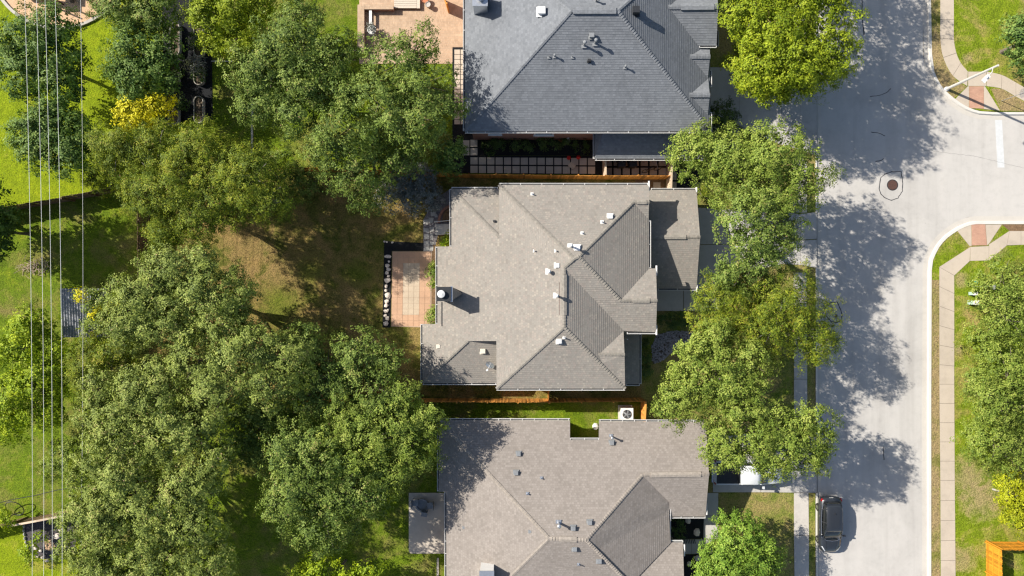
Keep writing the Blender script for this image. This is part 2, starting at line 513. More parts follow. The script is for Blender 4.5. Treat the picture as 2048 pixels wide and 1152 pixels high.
def strip(name, outer, inner, z0, z1, mat, depth=.18, parent=None):
    """strip between two px polylines, z0 at outer and z1 at inner"""
    vs, fs = [], []
    n = len(outer)
    for (a, b) in zip(outer, inner):
        pa, pb = P(*a), P(*b)
        vs += [(pa[0], pa[1], z0), (pb[0], pb[1], z1), (pa[0], pa[1], z0 - depth), (pb[0], pb[1], z1 - depth)]
    for i in range(n - 1):
        a, b = i * 4, (i + 1) * 4
        fs += [(a, a + 1, b + 1, b), (a, b, b + 2, a + 2), (a + 1, a + 3, b + 3, b + 1)]
    o = mk(name, vs, fs, mat, parent)
    import bmesh
    bm = bmesh.new(); bm.from_mesh(o.data); bmesh.ops.recalc_face_normals(bm, faces=bm.faces)
    bm.normal_update()
    if sum(f.normal.z for f in bm.faces) < 0: bmesh.ops.reverse_faces(bm, faces=bm.faces)
    bm.to_mesh(o.data); bm.free()
    if parent is None: tag(o, kind='structure')
    return o

def off(pl, d):
    """offset a px polyline to its left by d px"""
    out = []
    for i, p in enumerate(pl):
        a = pl[max(i - 1, 0)]; b = pl[min(i + 1, len(pl) - 1)]
        dx, dy = b[0] - a[0], b[1] - a[1]; L = math.hypot(dx, dy) or 1
        out.append((p[0] + dy / L * d, p[1] - dx / L * d))
    return out

# corner kerbs: pan + raised kerb
nec = [(1846, TOPY), (1846, 0), (1848, 110), (1853, 147), (1861, 166), (1869, 180), (1881, 194), (1896, 207), (1911, 218), (1926, 227), (1941, 233), (1956, 237), (1985, 239), (3000, 239)]
ne_pan = off(nec, 8); ne_k1 = off(nec, 9.5); ne_k2 = off(nec, 14)
strip('gutter_pan', off(nec, -.5), ne_pan, .004, .012, M['gutter_pan'])
strip('kerb', ne_pan, ne_k1, .03, .13, M['kerb']); strip('kerb', ne_k1, ne_k2, .13, .135, M['kerb'])
sec = [(3000, 433), (1990, 433), (1966, 433), (1950, 433), (1936, 435), (1922, 440), (1909, 446), (1895, 455), (1883, 464), (1872, 475), (1863, 487), (1855, 502), (1849, 517), (1846, 541), (1845, 800), (1845, BOTY)]
se_pan = off(sec, 9); se_k1 = off(sec, 10.5); se_k2 = off(sec, 15.5)
strip('gutter_pan', off(sec, -.5), se_pan, .004, .012, M['gutter_pan'])
strip('kerb', se_pan, se_k1, .03, .13, M['kerb']); strip('kerb', se_k1, se_k2, .13, .135, M['kerb'])
# west side: straight, dropped at the driveways
wl = [(1642.5, BOTY), (1641, TOPY)]
strip('gutter_pan', [(1643, BOTY), (1641.5, TOPY)], [(1635.5, BOTY), (1633.5, TOPY)], .004, .010, M['gutter_pan'])
def wkerb(y0, y1):
    x0 = 1635.2 - (1152 - y0) * .0014; x1 = 1635.2 - (1152 - y1) * .0014
    strip('kerb', [(x0, y0), (x1, y1)], [(x0 - 1, y0), (x1 - 1, y1)], .02, .13, M['kerb'])
    strip('kerb', [(x0 - 1, y0), (x1 - 1, y1)], [(x0 - 4, y0), (x1 - 4, y1)], .13, .135, M['kerb'])
for a, b in ((BOTY, 985), (868, 536), (424, 312), (180, TOPY)): wkerb(a, b)

# yards (each a slab of turf with its own grass)
sheet('lawn', [(1860, TOPY), (1860, 110), (1865, 140), (1877, 170), (1903, 199), (1936, 217), (1966, 223.5), (3000, 224.5), (3000, TOPY)], .10, M['lawn_right'])
sheet('lawn', [(1860.5, BOTY), (1861, 544), (1866, 517), (1879, 491), (1899, 471), (1916, 459), (1939, 449.5), (1969, 448), (3000, 448), (3000, BOTY)], .10, M['lawn_right'])
sheet('lawn', [(1630, TOPY), (1630, 1950), (1280, 1950), (1280, TOPY)], .06, M['lawn_front'])
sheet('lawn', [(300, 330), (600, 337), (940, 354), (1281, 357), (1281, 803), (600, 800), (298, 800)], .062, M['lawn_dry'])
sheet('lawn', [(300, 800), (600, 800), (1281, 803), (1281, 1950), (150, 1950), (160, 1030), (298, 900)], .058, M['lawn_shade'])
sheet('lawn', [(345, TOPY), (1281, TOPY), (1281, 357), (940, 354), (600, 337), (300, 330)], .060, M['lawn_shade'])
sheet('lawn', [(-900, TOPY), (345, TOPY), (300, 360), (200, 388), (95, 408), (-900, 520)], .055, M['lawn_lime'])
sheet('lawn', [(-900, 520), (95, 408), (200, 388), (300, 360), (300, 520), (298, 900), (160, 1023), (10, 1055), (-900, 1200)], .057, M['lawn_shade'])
sheet('lawn', [(-900, 1200), (10, 1055), (160, 1023), (150, 1950), (-900, 1950)], .053, M['lawn_lime'])
# dry verge strips on the corner side
sheet('verge', [(1860.5, BOTY), (1861.5, 560), (1877, 560), (1880, BOTY)], .104, M['lawn_verge'], .1)
sheet('verge', [(1860.5, TOPY), (1861, 110), (1866, 141), (1878, 171), (1904, 199), (1932, 174), (1913, 163), (1893, 138), (1883, 112), (1879, 77), (1879, TOPY)], .104, M['lawn_verge'], .1)
sheet('soil_bed', [(2002, 449), (3000, 449), (3000, 462), (2017, 462)], .106, M['brown_mulch'], .1)
sheet('soil_bed', [(1980, 178), (2003, 179), (2048, 206), (2200, 260), (2200, 223), (2000, 222)], .106, M['lawn_verge'], .1)

# ------------------------------------------------------------------ paving
def smooth_line(pl, n=5):
    out = []
    for i in range(len(pl) - 1):
        p0, p1, p2, p3 = pl[max(i - 1, 0)], pl[i], pl[i + 1], pl[min(i + 2, len(pl) - 1)]
        for k in range(n):
            t = k / n
            out.append(tuple(.5 * (2 * p1[a] + (p2[a] - p0[a]) * t + (2 * p0[a] - 5 * p1[a] + 4 * p2[a] - p3[a]) * t * t + (3 * p1[a] - p0[a] - 3 * p2[a] + p3[a]) * t ** 3) for a in (0, 1)))
    return out + [pl[-1]]

def curved_run(base_name, left, right, z, mat, n=5, gap=.9):
    L_, R_ = smooth_line(left, n), smooth_line(right, n)
    base = tag(MB().prism(poly(L_ + R_[::-1]), z - .15, z - .012).build(base_name, M['joint']), kind='structure')
    for i in range(len(left) - 1):
        a, b = L_[i * n:(i + 1) * n + 1], R_[i * n:(i + 1) * n + 1]
        def trim(q):
            q = list(q); d0 = math.dist(q[0], q[1]); d1 = math.dist(q[-1], q[-2])
            q[0] = tuple(q[0][k] + (q[1][k] - q[0][k]) * gap * .5 / d0 for k in (0, 1)); q[-1] = tuple(q[-1][k] + (q[-2][k] - q[-1][k]) * gap * .5 / d1 for k in (0, 1))
            return q
        MB().prism(poly(trim(a) + trim(b)[::-1]), z - .11, z + random.uniform(-.004, .004)).build('slab', mat, base)
    return base

def slab_run(base_name, left, right, n_list, z, mat, gap=.55, mat_base=None):
    """slabs between two px polylines (same count); each slab a child piece of the walk"""
    base_pts = left + right[::-1]
    q = poly(base_pts)
    mb = MB(); mb.prism(q, z - .15, z - .012)
    base = tag(mb.build(base_name, mat_base or M['joint']), kind='structure')
    for i in range(len(left) - 1):
        a, b, c, d = left[i], left[i + 1], right[i + 1], right[i]
        k = max(1, n_list[i] if isinstance(n_list, list) else n_list)
        for j in range(k):
            t0, t1 = j / k, (j + 1) / k
            def lp(p, q_, t): return (p[0] + (q_[0] - p[0]) * t, p[1] + (q_[1] - p[1]) * t)
            quad = [lp(a, b, t0), lp(a, b, t1), lp(d, c, t1), lp(d, c, t0)]
            cx = sum(p[0] for p in quad) / 4; cy = sum(p[1] for p in quad) / 4
            qq = []
            for p in quad:
                dx, dy = cx - p[0], cy - p[1]
                L = math.hypot(dx, dy) or 1
                qq.append((p[0] + dx / L * gap, p[1] + dy / L * gap))
            m2 = MB(); zz = z + random.uniform(-.004, .004)
            m2.prism(poly(qq), z - .11, zz)
            m2.build('slab', mat, base)
    return base

# corner walk, north east
slab_run('sidewalk', [(1879, -420), (1879, 0)], [(1906, -420), (1906, 0)], [11], .115, M['walk'])
curved_run('sidewalk', [(1879, 0), (1879, 40), (1879, 77), (1885, 116), (1904, 152), (1933, 173)], [(1906, 0), (1906, 40), (1906, 80), (1911, 107), (1920, 127), (1934, 144)], .115, M['walk'])
slab_run('sidewalk', [(1934.5, 173), (1971, 173)], [(1934.5, 144), (1971, 144)], 1, .115, M['walk'], .4)
curved_run('sidewalk', [(1971.5, 173), (2001, 178), (2030, 194), (2056, 208)], [(1971.5, 144), (2002, 151), (2030, 166), (2056, 181)], .115, M['walk'])
slab_run('sidewalk', [(2056, 208), (2300, 300)], [(2056, 181), (2300, 265)], 6, .115, M['walk'])
# north-east ramp
slab_run('ramp', [(1934, 173), (1907, 200)], [(1936.5, 173), (1936, 218)], 1, .112, M['walk'], .4)
slab_run('ramp', [(1968, 173), (1998, 222)], [(1966, 173), (1966, 219)], 1, .112, M['walk'], .4)
pad1 = sheet('ramp_pad', [(1937, 173.5), (1965.5, 173.5), (1965.5, 218), (1936.5, 217)], .118, M['pad'], .1)
# south-east
slab_run('sidewalk', [(1877, 534), (1877, 768), (1879, 960), (1880, 1200), (1882, 1700)], [(1907, 551), (1907, 768), (1908, 960), (1910, 1200), (1912, 1700)], [6, 5, 6, 12], .115, M['walk'])
slab_run('sidewalk', [(1877, 534), (1939, 494)], [(1907, 551), (1938, 522)], 1, .115, M['walk'], .4)
slab_run('sidewalk', [(1939, 494), (1976, 492)], [(1938.5, 522), (1976, 521)], 1, .115, M['walk'], .4)
slab_run('sidewalk', [(1976, 489), (2017, 462), (2040, 462), (2300, 462)], [(1976, 521), (2012, 491), (2040, 490), (2300, 490)], [1, 1, 6], .115, M['walk'])
slab_run('ramp', [(1912, 461), (1938, 493)], [(1941, 449.5), (1941.5, 492)], 1, .112, M['walk'], .4)
slab_run('ramp', [(2002, 449), (1976, 488)], [(1969, 449), (1972.5, 491)], 1, .112, M['walk'], .4)
sheet('ramp_pad', [(1941.5, 449), (1968.5, 449), (1972, 491), (1942, 491)], .118, M['pad'], .1)
# west walk
slab_run('sidewalk', [(1587, 985), (1587, 1070), (1588, 1152), (1590, 1700)], [(1616, 985), (1617, 1070), (1617, 1152), (1619, 1700)], [1, 1, 9], .10, M['walk_grey'])
slab_run('sidewalk', [(1586, 545), (1587, 650), (1587, 866)], [(1612, 545), (1613, 650), (1614, 866)], [2, 4], .10, M['walk_grey'])
slab_run('sidewalk', [(1585, 315), (1585, 426)], [(1613, 315), (1613, 426)], 2, .10, M['walk_grey'])
slab_run('sidewalk', [(1585, -420), (1585, 178)], [(1612, -420), (1612, 178)], 14, .10, M['walk_grey'])
# driveways
def drive(pts_rows, xs, z=.09):
    left = [(x, pts_rows[0][i]) for i, x in enumerate(xs)]
    right = [(x, pts_rows[1][i]) for i, x in enumerate(xs)]
    return slab_run('driveway', left, right, 1, z, M['drive'], .5)
drive(([135, 135, 140, 165, 180], [215, 255, 290, 300, 312]), [1420, 1478, 1562, 1600, 1633])
slab_run('driveway', [(1420, 216), (1478, 256)], [(1420, 300), (1478, 300)], 1, .085, M['drive'])
slab_run('driveway', [(1392, 415), (1478, 420), (1562, 424), (1600, 428), (1633, 424)], [(1392, 489), (1478, 488), (1562, 480), (1600, 480), (1633, 478)], 1, .09, M['drive'])
slab_run('driveway', [(1367, 490), (1478, 489), (1562, 481), (1600, 481), (1633, 479)], [(1367, 552), (1478, 550), (1562, 528), (1600, 530), (1633, 536)], 1, .09, M['drive'])
slab_run('driveway', [(1367, 553), (1440, 551)], [(1367, 622), (1440, 622)], 1, .09, M['drive'])
slab_run('porch_slab', [(1300, 570), (1366, 570)], [(1300, 622), (1366, 622)], 1, .16, M['walk_grey'])
slab_run('driveway', [(1425, 868), (1520, 868), (1633, 868)], [(1425, 925), (1520, 925), (1633, 925)], 1, .09, M['drive'])
slab_run('driveway', [(1425, 926), (1520, 926), (1633, 926)], [(1425, 984), (1520, 984), (1633, 985)], 1, .09, M['drive'])
# walk to the third house
slab_run('front_walk', [(1408, 985), (1406, 1077)], [(1436, 985), (1436, 1077)], 2, .09, M['drive'])
slab_run('front_walk', [(1340, 1078), (1425, 1078)], [(1340, 1107), (1425, 1107)], 2, .09, M['drive'])

# painted stop bar, manholes, tar seams
sheet('stop_line', [(1990, 240), (2004, 240), (2009, 335), (1995, 335)], .004, M['paint'], .01)
def manhole(px, py, r, label):
    c = P(px, py, .006)
    t = thing('manhole_cover', label, 'manhole', c)
    mb = MB(); mb.lathe(c, [(r * 1.15, 0), (r * 1.15, .006), (r, .008)], 24); mb.build('rim', M['dark'], t)
    mb = MB(); mb.lathe((c[0], c[1], c[2] + .006), [(r * .98, 0), (r * .98, .008)], 24); lid = mb.build('lid', M['iron'], t)
    if r > .2:
        mb = MB()
        for k in range(8):
            a = k * math.pi / 4
            mb.box((c[0] + math.cos(a) * r * .55, c[1] + math.sin(a) * r * .55, c[2] + .017), (r * .5, r * .09, .006), a)
        mb.build('tread', M['iron'], lid)
manhole(1785, 370, .40, 'rusty round manhole cover inside a tar ring at the junction')
manhole(1672, 632, .11, 'small dark valve cover inside a tar ring near the west kerb')
def tarline(pts, w, closed=False):
    pts = [P(*p)[:2] for p in pts]
    if closed: pts = pts + [pts[0]]
    fine = []
    for a, b in zip(pts, pts[1:]):
        n = max(2, int(math.dist(a, b) / .15))
        for k in range(n):
            t = k / n
            fine.append((a[0] + (b[0] - a[0]) * t + random.gauss(0, .012), a[1] + (b[1] - a[1]) * t + random.gauss(0, .012)))
    fine.append(pts[-1])
    if closed: fine[-1] = fine[0]
    vs, fs = [], []
    for i, p in enumerate(fine):
        a = fine[max(i - 1, 0)]; b = fine[min(i + 1, len(fine) - 1)]
        d = Vector((b[0] - a[0], b[1] - a[1])).normalized()
        ww = w * random.uniform(.7, 1.3) / 2
        vs += [(p[0] - d.y * ww, p[1] + d.x * ww, .005), (p[0] + d.y * ww, p[1] - d.x * ww, .005)]
    for i in range(len(fine) - 1):
        fs.append((2 * i, 2 * i + 1, 2 * i + 3, 2 * i + 2))
    tag(mk('tar_seam', vs, fs, M['tar']), kind='structure')
tarline([(1758, 378), (1761, 356), (1770, 348), (1783, 344), (1802, 343), (1805, 360), (1805, 382), (1796, 396), (1783, 401), (1771, 396), (1762, 388)], .06, True)
tarline([(1649, 617), (1660, 606), (1674, 604), (1680, 616), (1685, 630), (1682, 641), (1672, 645), (1662, 643), (1652, 632)], .085, True)
tarline([(1725, -60), (1724, 20), (1726, 52), (1728, 70)], .09)
tarline([(1740, 193), (1757, 191), (1772, 186), (1782, 177)], .05)
tarline([(1742, 264), (1758, 266), (1770, 272)], .05)
tarline([(1751, 323), (1762, 321), (1768, 317)], .06)
tarline([(1737, 418), (1752, 419)], .04)
tarline([(1767, 893), (1767, 908), (1768, 920)], .08)
# thin joint seams across the slab road
for (a, b) in (((1846, 300), (2048, 336)),):
    tarline([a, ((a[0] + b[0]) / 2, (a[1] + b[1]) / 2 - 6), b], .012)

# ------------------------------------------------------------------ back-yard patio of the middle house
base = tag(MB().prism(poly([(785, 503), (868, 503), (866, 655), (783, 653)]), -.02, .075).build('patio', concrete_mat('tile_grout', (.44, .32, .23), .1, .05)), kind='structure')
cols, rows = 7, 13
for i in range(cols):
    for j in range(rows):
        x0, x1 = 785 + 77 * i / cols, 785 + 77 * (i + 1) / cols
        y0, y1 = 503.5 + 149 * j / rows, 503.5 + 149 * (j + 1) / rows
        sh = -(j / rows) * 2.0
        mt = M['tile_cream'] if (2 <= i <= 4 and 2 <= j <= 10) else M['tile_red']
        mb = MB(); mb.prism(poly([(x0 + .22 + sh, y0 + .22), (x1 - .22 + sh, y0 + .22), (x1 - .22 + sh, y1 - .22), (x0 + .22 + sh, y1 - .22)]), .06, .09 + random.uniform(-.003, .003))
        mb.build('tile', mt, base)
sheet('mulch_bed', [(769, 482), (847, 486), (847, 502), (784, 502), (781, 655), (765, 655)], .085, M['mulch'])
rocks = [(776, 513, 15, 8), (778, 523, 5, 5), (775, 531, 9, 9), (777, 539, 10, 8), (774, 546, 9, 8), (777, 552, 7, 6), (775, 561, 14, 12), (773, 572, 7, 9), (772, 581, 7, 6), (776, 591, 13, 13), (774, 603, 10, 9), (773, 611, 9, 10), (772, 622, 11, 8), (776, 620, 5, 5), (771, 631, 8, 8), (775, 637, 9, 9), (772, 647, 10, 10)]
def rock_thing(px, py, w, h, label, group, z=.08, mat=None, i=0):
    c = P(px, py, z)
    rx, ry = w / S / 2, h / S / 2
    mb = MB(); r = max(rx, ry); mb.rock((c[0], c[1], z + .06), r, (rx / r, ry / r, .55), i * 7 + 3)
    o = mb.build('rock', mat or M['rock'])
    return tag(o, label, 'rock', group)
for i, (x, y, w, h) in enumerate(rocks):
    rock_thing(x, y, w * .98, h * .98, 'pale limestone rock in the black mulch bed beside the terracotta patio', 'rocks edging the patio', i=i)
for i, (x, y) in enumerate([(769, 483), (774, 484), (785, 485)]):
    rock_thing(x, y, 5, 4, 'small white stone at the corner of the black mulch bed', 'small corner stones', i=40 + i)

# stone path from patio to back steps
path = tag(MB().prism(poly([(847, 440), (868, 400), (905, 375), (905, 445), (876, 470), (868, 503), (847, 503)]), -.02, .075).build('stone_path', M['rockgrey']), kind='structure')
stones = [(848, 440, 857, 449), (848, 456, 858, 465), (860, 455, 868, 464), (848, 468, 858, 479), (860, 468, 867, 480), (848, 482, 858, 492), (860, 483, 868, 491), (848, 493, 858, 502), (860, 493, 867, 502), (862, 424, 872, 433), (858, 436, 867, 446), (872, 412, 880, 420), (881, 398, 891, 407), (870, 428, 876, 434)]
for a, b, c, d in stones:
    j = [random.uniform(-1.3, 1.3) for _ in range(8)]
    mb = MB(); mb.prism(poly([(a + j[0], b + j[1]), (c + j[2], b + j[3]), (c + j[4], d + j[5]), (a + j[6], d + j[7])]), .05, .105)
    mb.build('flagstone', M['stone'], path)
sheet('brick_edging', [(866, 488), (876, 495), (876, 640), (863, 650), (863, 520)], .08, M['brown_mulch'])
# curved brick planter and back steps
t = thing('brick_planter', 'curved red brick planter edging beside the back steps', 'planter', P(893, 430))
for k in range(9):
    a = R(95 + k * 10.5)
    cx, cy, _ = P(906, 444)
    mb = MB(); mb.box((cx + math.cos(a) * 1.12, cy + math.sin(a) * 1.28, .17), (.20, .24, .30), a)
    mb.build('brick', M['brick'], t)
mb = MB(); mb.prism(poly([(884, 444), (887, 428), (895, 418), (906, 414), (906, 444)]), .0, .2); mb.build('soil', M['brown_mulch'], t)
t = thing('back_steps', 'pale concrete back steps with a handrail under the tan roof', 'steps', P(885, 460))
for k in range(4):
    mb = MB(); mb.prism(poly([(871 + k * 6, 449), (871 + (k + 1) * 6 if k < 3 else 910, 449), (871 + (k + 1) * 6 if k < 3 else 910, 470), (871 + k * 6, 470)]), 0, .16 + k * .13)
    mb.build('step', M['walk_grey'], t)
mb = MB(); a = P(871, 446, 0); b = P(903, 444, 0)
mb.tube([(a[0], a[1], 0), (a[0], a[1], .95)], .025); mb.tube([(a[0], a[1], .95), (b[0], b[1], 1.35)], .03); mb.build('handrail', M['pole'], t)

# third house patio (rounded corner)
q = [(893, 985), (893, 1106)] + [(824 - 6 * math.sin(R(k * 15)), 1100 + 6 * math.cos(R(k * 15))) for k in range(7)] + [(818, 985)]
sheet('patio_slab', q, .11, M['patio_conc'])
sheet('garden_edging', [(874, 1115), (878, 1115), (876, 1300), (872, 1300)], .12, M['concrete_edge'])

# ------------------------------------------------------------------ first house: brick patio, pavers, beds
sheet('brick_patio', [(719, -200), (935, -200), (935, 128), (719, 128)], .08, M['patio_brick'])
t = thing('patio_wall', 'low brick wall around the corner of the brick patio', 'wall', P(727, 50))
for nm, q in (('west_run', [(719, 16), (731, 16), (731, 108), (719, 108)]), ('north_run', [(731.3, 16), (789, 16), (789, 24), (731.3, 24)])):
    mb = MB(); mb.prism(poly(q), 0, .55); w_ = mb.build('wall', M['brick'], t)
    mb = MB(); mb.prism(poly([(x + (-.6 if x < 725 else .6), y + (-.6 if y < 20 else .6)) for x, y in q]), .55, .62); mb.build('coping', M['patio_brick'], w_)
t = thing('wooden_deck', 'pale grey board deck at the edge of the brick patio', 'deck', P(815, 0))
for k in range(12):
    y = 19.5 - k * 4.6
    mb = MB(); mb.prism(poly([(789.5, y), (834.5, y), (834.5, y - 4.1), (789.5, y - 4.1)]), .30, .34); mb.build('board', M['deck'], t)
mb = MB(); mb.prism(poly([(835, 20), (841, 20), (841, -36), (835, -36)]), .30, .345); mb.build('border_board', M['deck'], t)
mb = MB(); mb.prism(poly([(790, 20), (840, 20), (840, -35), (790, -35)]), .05, .295); mb.build('frame', M['fence_brown'], t)
pv = sheet('paver_bed', [(905, 95), (936, 95), (936, 262), (960, 262), (960, 312), (1340, 312), (1340, 352), (905, 346)], .082, M['mulch'])
def paver(x0, y0, x1, y1):
    mb = MB(); mb.prism(poly([(x0, y0), (x1, y0), (x1, y1), (x0, y1)]), .05, .10 + random.uniform(-.004, .004)); mb.build('paver', M['paver'], pv)
for i in range(15):
    x = 941 + i * 16.75
    for y in (315, 332): paver(x, y + i * .12, x + 14.4, y + 14.2 + i * .12)
for i in range(8):
    x = 1209 + i * 18
    for y in (318, 336): paver(x, y, x + 14.4, y + 14.4)
for j in range(15):
    for x in (909, 921.5):
        paver(x, 100 + j * 10.0, x + 11, 109 + j * 10.0)
for x, y in ((941, 280), (941, 297), (925, 281), (925, 297)): paver(x, y, x + 14, y + 14)
for x, y in ((1285, 364), (1306, 365), (1338, 345), (1338, 364), (1358, 342)): paver(x, y, x + 14.5, y + 15)
sheet('side_path', [(1270, 358), (1330, 358), (1330, 384), (1270, 384)], .084, M['brown_mulch'])
sheet('mulch_bed', [(960, 264), (1195, 264), (1195, 311.5), (960, 311.5)], .10, M['mulch'])
sheet('mulch_bed', [(1338, 340), (1400, 330), (1400, 384), (1338, 384)], .081, M['mulch'])
# raised-bed garden
sheet('mulch_bed', [(325, 0), (424, 0), (426, 242), (330, 242)], .085, M['mulch'])
sheet('garden_edging', [(424, 122), (466, 122.5), (466, 124.5), (424, 124.5)], .13, M['concrete_edge'])
sheet('garden_edging', [(503, 100), (507, 100), (507, 312), (503, 312)], .13, M['concrete_edge'])
def raised_bed(px, py, w, h, label):
    t = thing('raised_bed', label, 'planter', P(px, py), group='raised garden beds')
    pts = []
    r = w / 2
    for k in range(9): pts.append((px + r * math.cos(math.pi + math.pi * k / 8), py - h / 2 + r + r * math.sin(math.pi + math.pi * k / 8)))
    for k in range(9): pts.append((px + r * math.cos(math.pi * k / 8), py + h / 2 - r + r * math.sin(math.pi * k / 8)))
    q = poly(pts)
    qc = P(px, py)
    inn = [(x + (qc[0] - x) * .11, y + (qc[1] - y) * .045) for x, y in q]
    n = len(q); vs = [(x, y, 0.05) for x, y in q] + [(x, y, .5) for x, y in q] + [(x, y, .5) for x, y in inn] + [(x, y, .36) for x, y in inn]
    fs = []
    for i in range(n):
        j = (i + 1) % n
        fs += [(i, n + i, n + j, j), (n + i, 2 * n + i, 2 * n + j, n + j), (2 * n + i, 3 * n + i, 3 * n + j, 2 * n + j)]
    mk('rim', vs, fs, M['concrete_edge'], t)
    mk('soil', [(x, y, .38) for x, y in inn], [list(range(n))[::-1]], M['soil'], t)
for px, py, w, h, lb in ((355, 82, 19, 66, 'pale metal raised bed beside the arched trellis'), (402, 84, 19, 66, 'pale metal raised bed under the yellow green tree'),
                         (353, 152, 19, 42, 'short pale metal raised bed beside the tall garden tree'), (402, 152, 19, 42, 'short pale metal raised bed beside the pale feathery plant'),
                         (353, 226, 19, 50, 'pale metal raised bed next to the yellow bush'), (402, 222, 19, 54, 'pale metal raised bed at the lawn corner by the junipers')):
    raised_bed(px, py, w, h, lb)
t = thing('arched_trellis', 'thin white arched garden trellis over a raised bed', 'trellis', P(343, 75))
for py in (60, 88):
    a = P(336, py); b = P(352, py)
    mb = MB(); mb.tube([(a[0], a[1], 0), (a[0], a[1], 1.5)] + [((a[0] + b[0]) / 2 - math.cos(R(k * 22.5)) * (b[0] - a[0]) / 2, a[1], 1.5 + .4 * math.sin(R(k * 22.5))) for k in range(9)] + [(b[0], b[1], 0)], .018, 6)
    mb.build('hoop', M['white'], t)
for px, z in ((336, 1.4), (344, 1.9), (352, 1.4)):
    a = P(px, 60); b = P(px, 88)
    mb = MB(); mb.tube([(a[0], a[1], z), (b[0], b[1], z)], .015, 6); mb.build('bar', M['white'], t)

# playground circle
c = P(120, -72)
ring = [(c[0] + 5.45 * math.cos(R(a)), c[1] + 5.2 * math.sin(R(a))) for a in range(0, 360, 6)]
tag(MB().prism(ring, -.02, .09).build('play_gravel', M['gravel']), kind='structure')
mb = MB()
for i in range(60):
    a, b = ring[i], ring[(i + 1) % 60]
    o1 = [(c[0] + (p[0] - c[0]) * 1.045, c[1] + (p[1] - c[1]) * 1.045) for p in (a, b)]
    mb.prism([a, b, o1[1], o1[0]], -.02, .22)
tag(mb.build('play_kerb', M['concrete_edge']), kind='structure')

# ------------------------------------------------------------------ roofs and houses
class Pl:
    """roof plane z = a X + b Y + c"""
    def __init__(s, a, b, c): s.a, s.b, s.c = a, b, c
    def z(s, px, py):
        m = s.a * (px - 1024) / S + s.b * (576 - py) / S
        return (s.c + m) / (1 + m / H)
    def pt(s, px, py): return P(px, py, s.z(px, py))
def pl_x(px, z, slope):
    X = P(px, 0, z)[0]; return Pl(slope, 0, z - slope * X)
def pl_y(py, z, slope):
    Y = P(0, py, z)[1]; return Pl(0, slope, z - slope * Y)
def pl_3(p, q, r):
    p, q, r = Vector(p), Vector(q), Vector(r)
    n = (q - p).cross(r - p)
    return Pl(-n.x / n.z, -n.y / n.z, p.z + (n.x * p.x + n.y * p.y) / n.z)

def clip_v(poly, lo, hi):
    """clip a list of (u, v) to lo <= v <= hi"""
    for sgn, lim in ((1, lo), (-1, -hi)):
        out = []
        for i in range(len(poly)):
            p_, q_ = poly[i], poly[(i + 1) % len(poly)]
            a_, b_ = sgn * p_[1] - lim, sgn * q_[1] - lim
            if a_ >= 0: out.append(p_)
            if (a_ >= 0) != (b_ >= 0):
                t_ = a_ / (a_ - b_); out.append((p_[0] + (q_[0] - p_[0]) * t_, p_[1] + (q_[1] - p_[1]) * t_))
        poly = out
        if len(poly) < 3: return []
    return poly

def roof_mesh(name, faces, mat, parent, thick=.14, butt=.014):
    """solid roof deck plus real overlapping shingle courses on every slope"""
    key, verts, fs, uvs = {}, [], [], []
    cv, cf, cu = [], [], []
    for f in faces:
        pts = [Vector(p) for p in f]
        n = Vector((0, 0, 0))
        for i in range(len(pts)):
            a, b = pts[i], pts[(i + 1) % len(pts)]
            n += Vector(((a.y - b.y) * (a.z + b.z), (a.z - b.z) * (a.x + b.x), (a.x - b.x) * (a.y + b.y)))
        if n.z < 0: pts.reverse(); n = -n
        n.normalize()
        # courses run level: the slope axis is x or y, whichever the slope mainly follows
        if abs(n.x) > abs(n.y): up = Vector((-math.copysign(1, n.x), 0, abs(n.x) / n.z))
        else: up = Vector((0, -math.copysign(1, n.y), abs(n.y) / n.z))
        up.normalize(); e = up.cross(n).normalized(); n2 = e.cross(up)
        idx = []
        for p_ in pts:
            k = (round(p_.x, 2), round(p_.y, 2), round(p_.z, 2))
            if k not in key:
                key[k] = len(verts); verts.append(tuple(p_))
            idx.append(key[k])
        fs.append(idx)
        o = pts[0]
        fl = [((p_ - o).dot(e), (p_ - o).dot(up)) for p_ in pts]
        dev = {}
        vmin = min(q[1] for q in fl); vmax = max(q[1] for q in fl)
        uvs.append([(q[0], q[1] - vmin) for q in fl])
        # least-squares plane height of the face over (u, v) so nearly flat ngons stay put
        A = np.array([[q[0], q[1], 1] for q in fl]); hh = np.array([(p_ - o).dot(n2) for p_ in pts])
        co = np.linalg.lstsq(A, hh, rcond=None)[0]
        u0 = random.uniform(0, 5)
        for r_ in range(int((vmax - vmin) / ROW) + 1):
            lo, hi = vmin + r_ * ROW, min(vmin + (r_ + 1) * ROW, vmax)
            if hi - lo < .01: continue
            c_ = clip_v(fl, lo, hi)
            if not c_: continue
            base = len(cv)
            for (u_, w_) in c_:
                t_ = (w_ - lo) / ROW
                cv.append(tuple(o + e * u_ + up * w_ + n2 * (co[0] * u_ + co[1] * w_ + co[2] + .006 + butt * (1 - t_))))
            m = len(c_)
            cf.append([base + i for i in range(m)]); cu.append([(q[0] + u0, q[1] - vmin) for q in c_])
            for i in range(m):
                j = (i + 1) % m
                if abs(c_[i][1] - lo) < 1e-4 and abs(c_[j][1] - lo) < 1e-4 and abs(c_[i][0] - c_[j][0]) > .01:
                    b2 = len(cv)
                    for q in (i, j): cv.append(tuple(Vector(cv[base + q]) - n2 * (butt + .012)))
                    cf.append([base + j, base + i, b2, b2 + 1]); cu.append([(c_[j][0] + u0, lo - vmin), (c_[i][0] + u0, lo - vmin)] * 2)
    o_ = mk(name, verts, fs, mat, parent, uvs=uvs)
    sm = o_.modifiers.new('thickness', 'SOLIDIFY'); sm.thickness = thick; sm.offset = -1
    c_ = mk('shingle_courses', cv, cf, mat, o_, uvs=cu); c_['kind'] = 'stuff'
    return o_

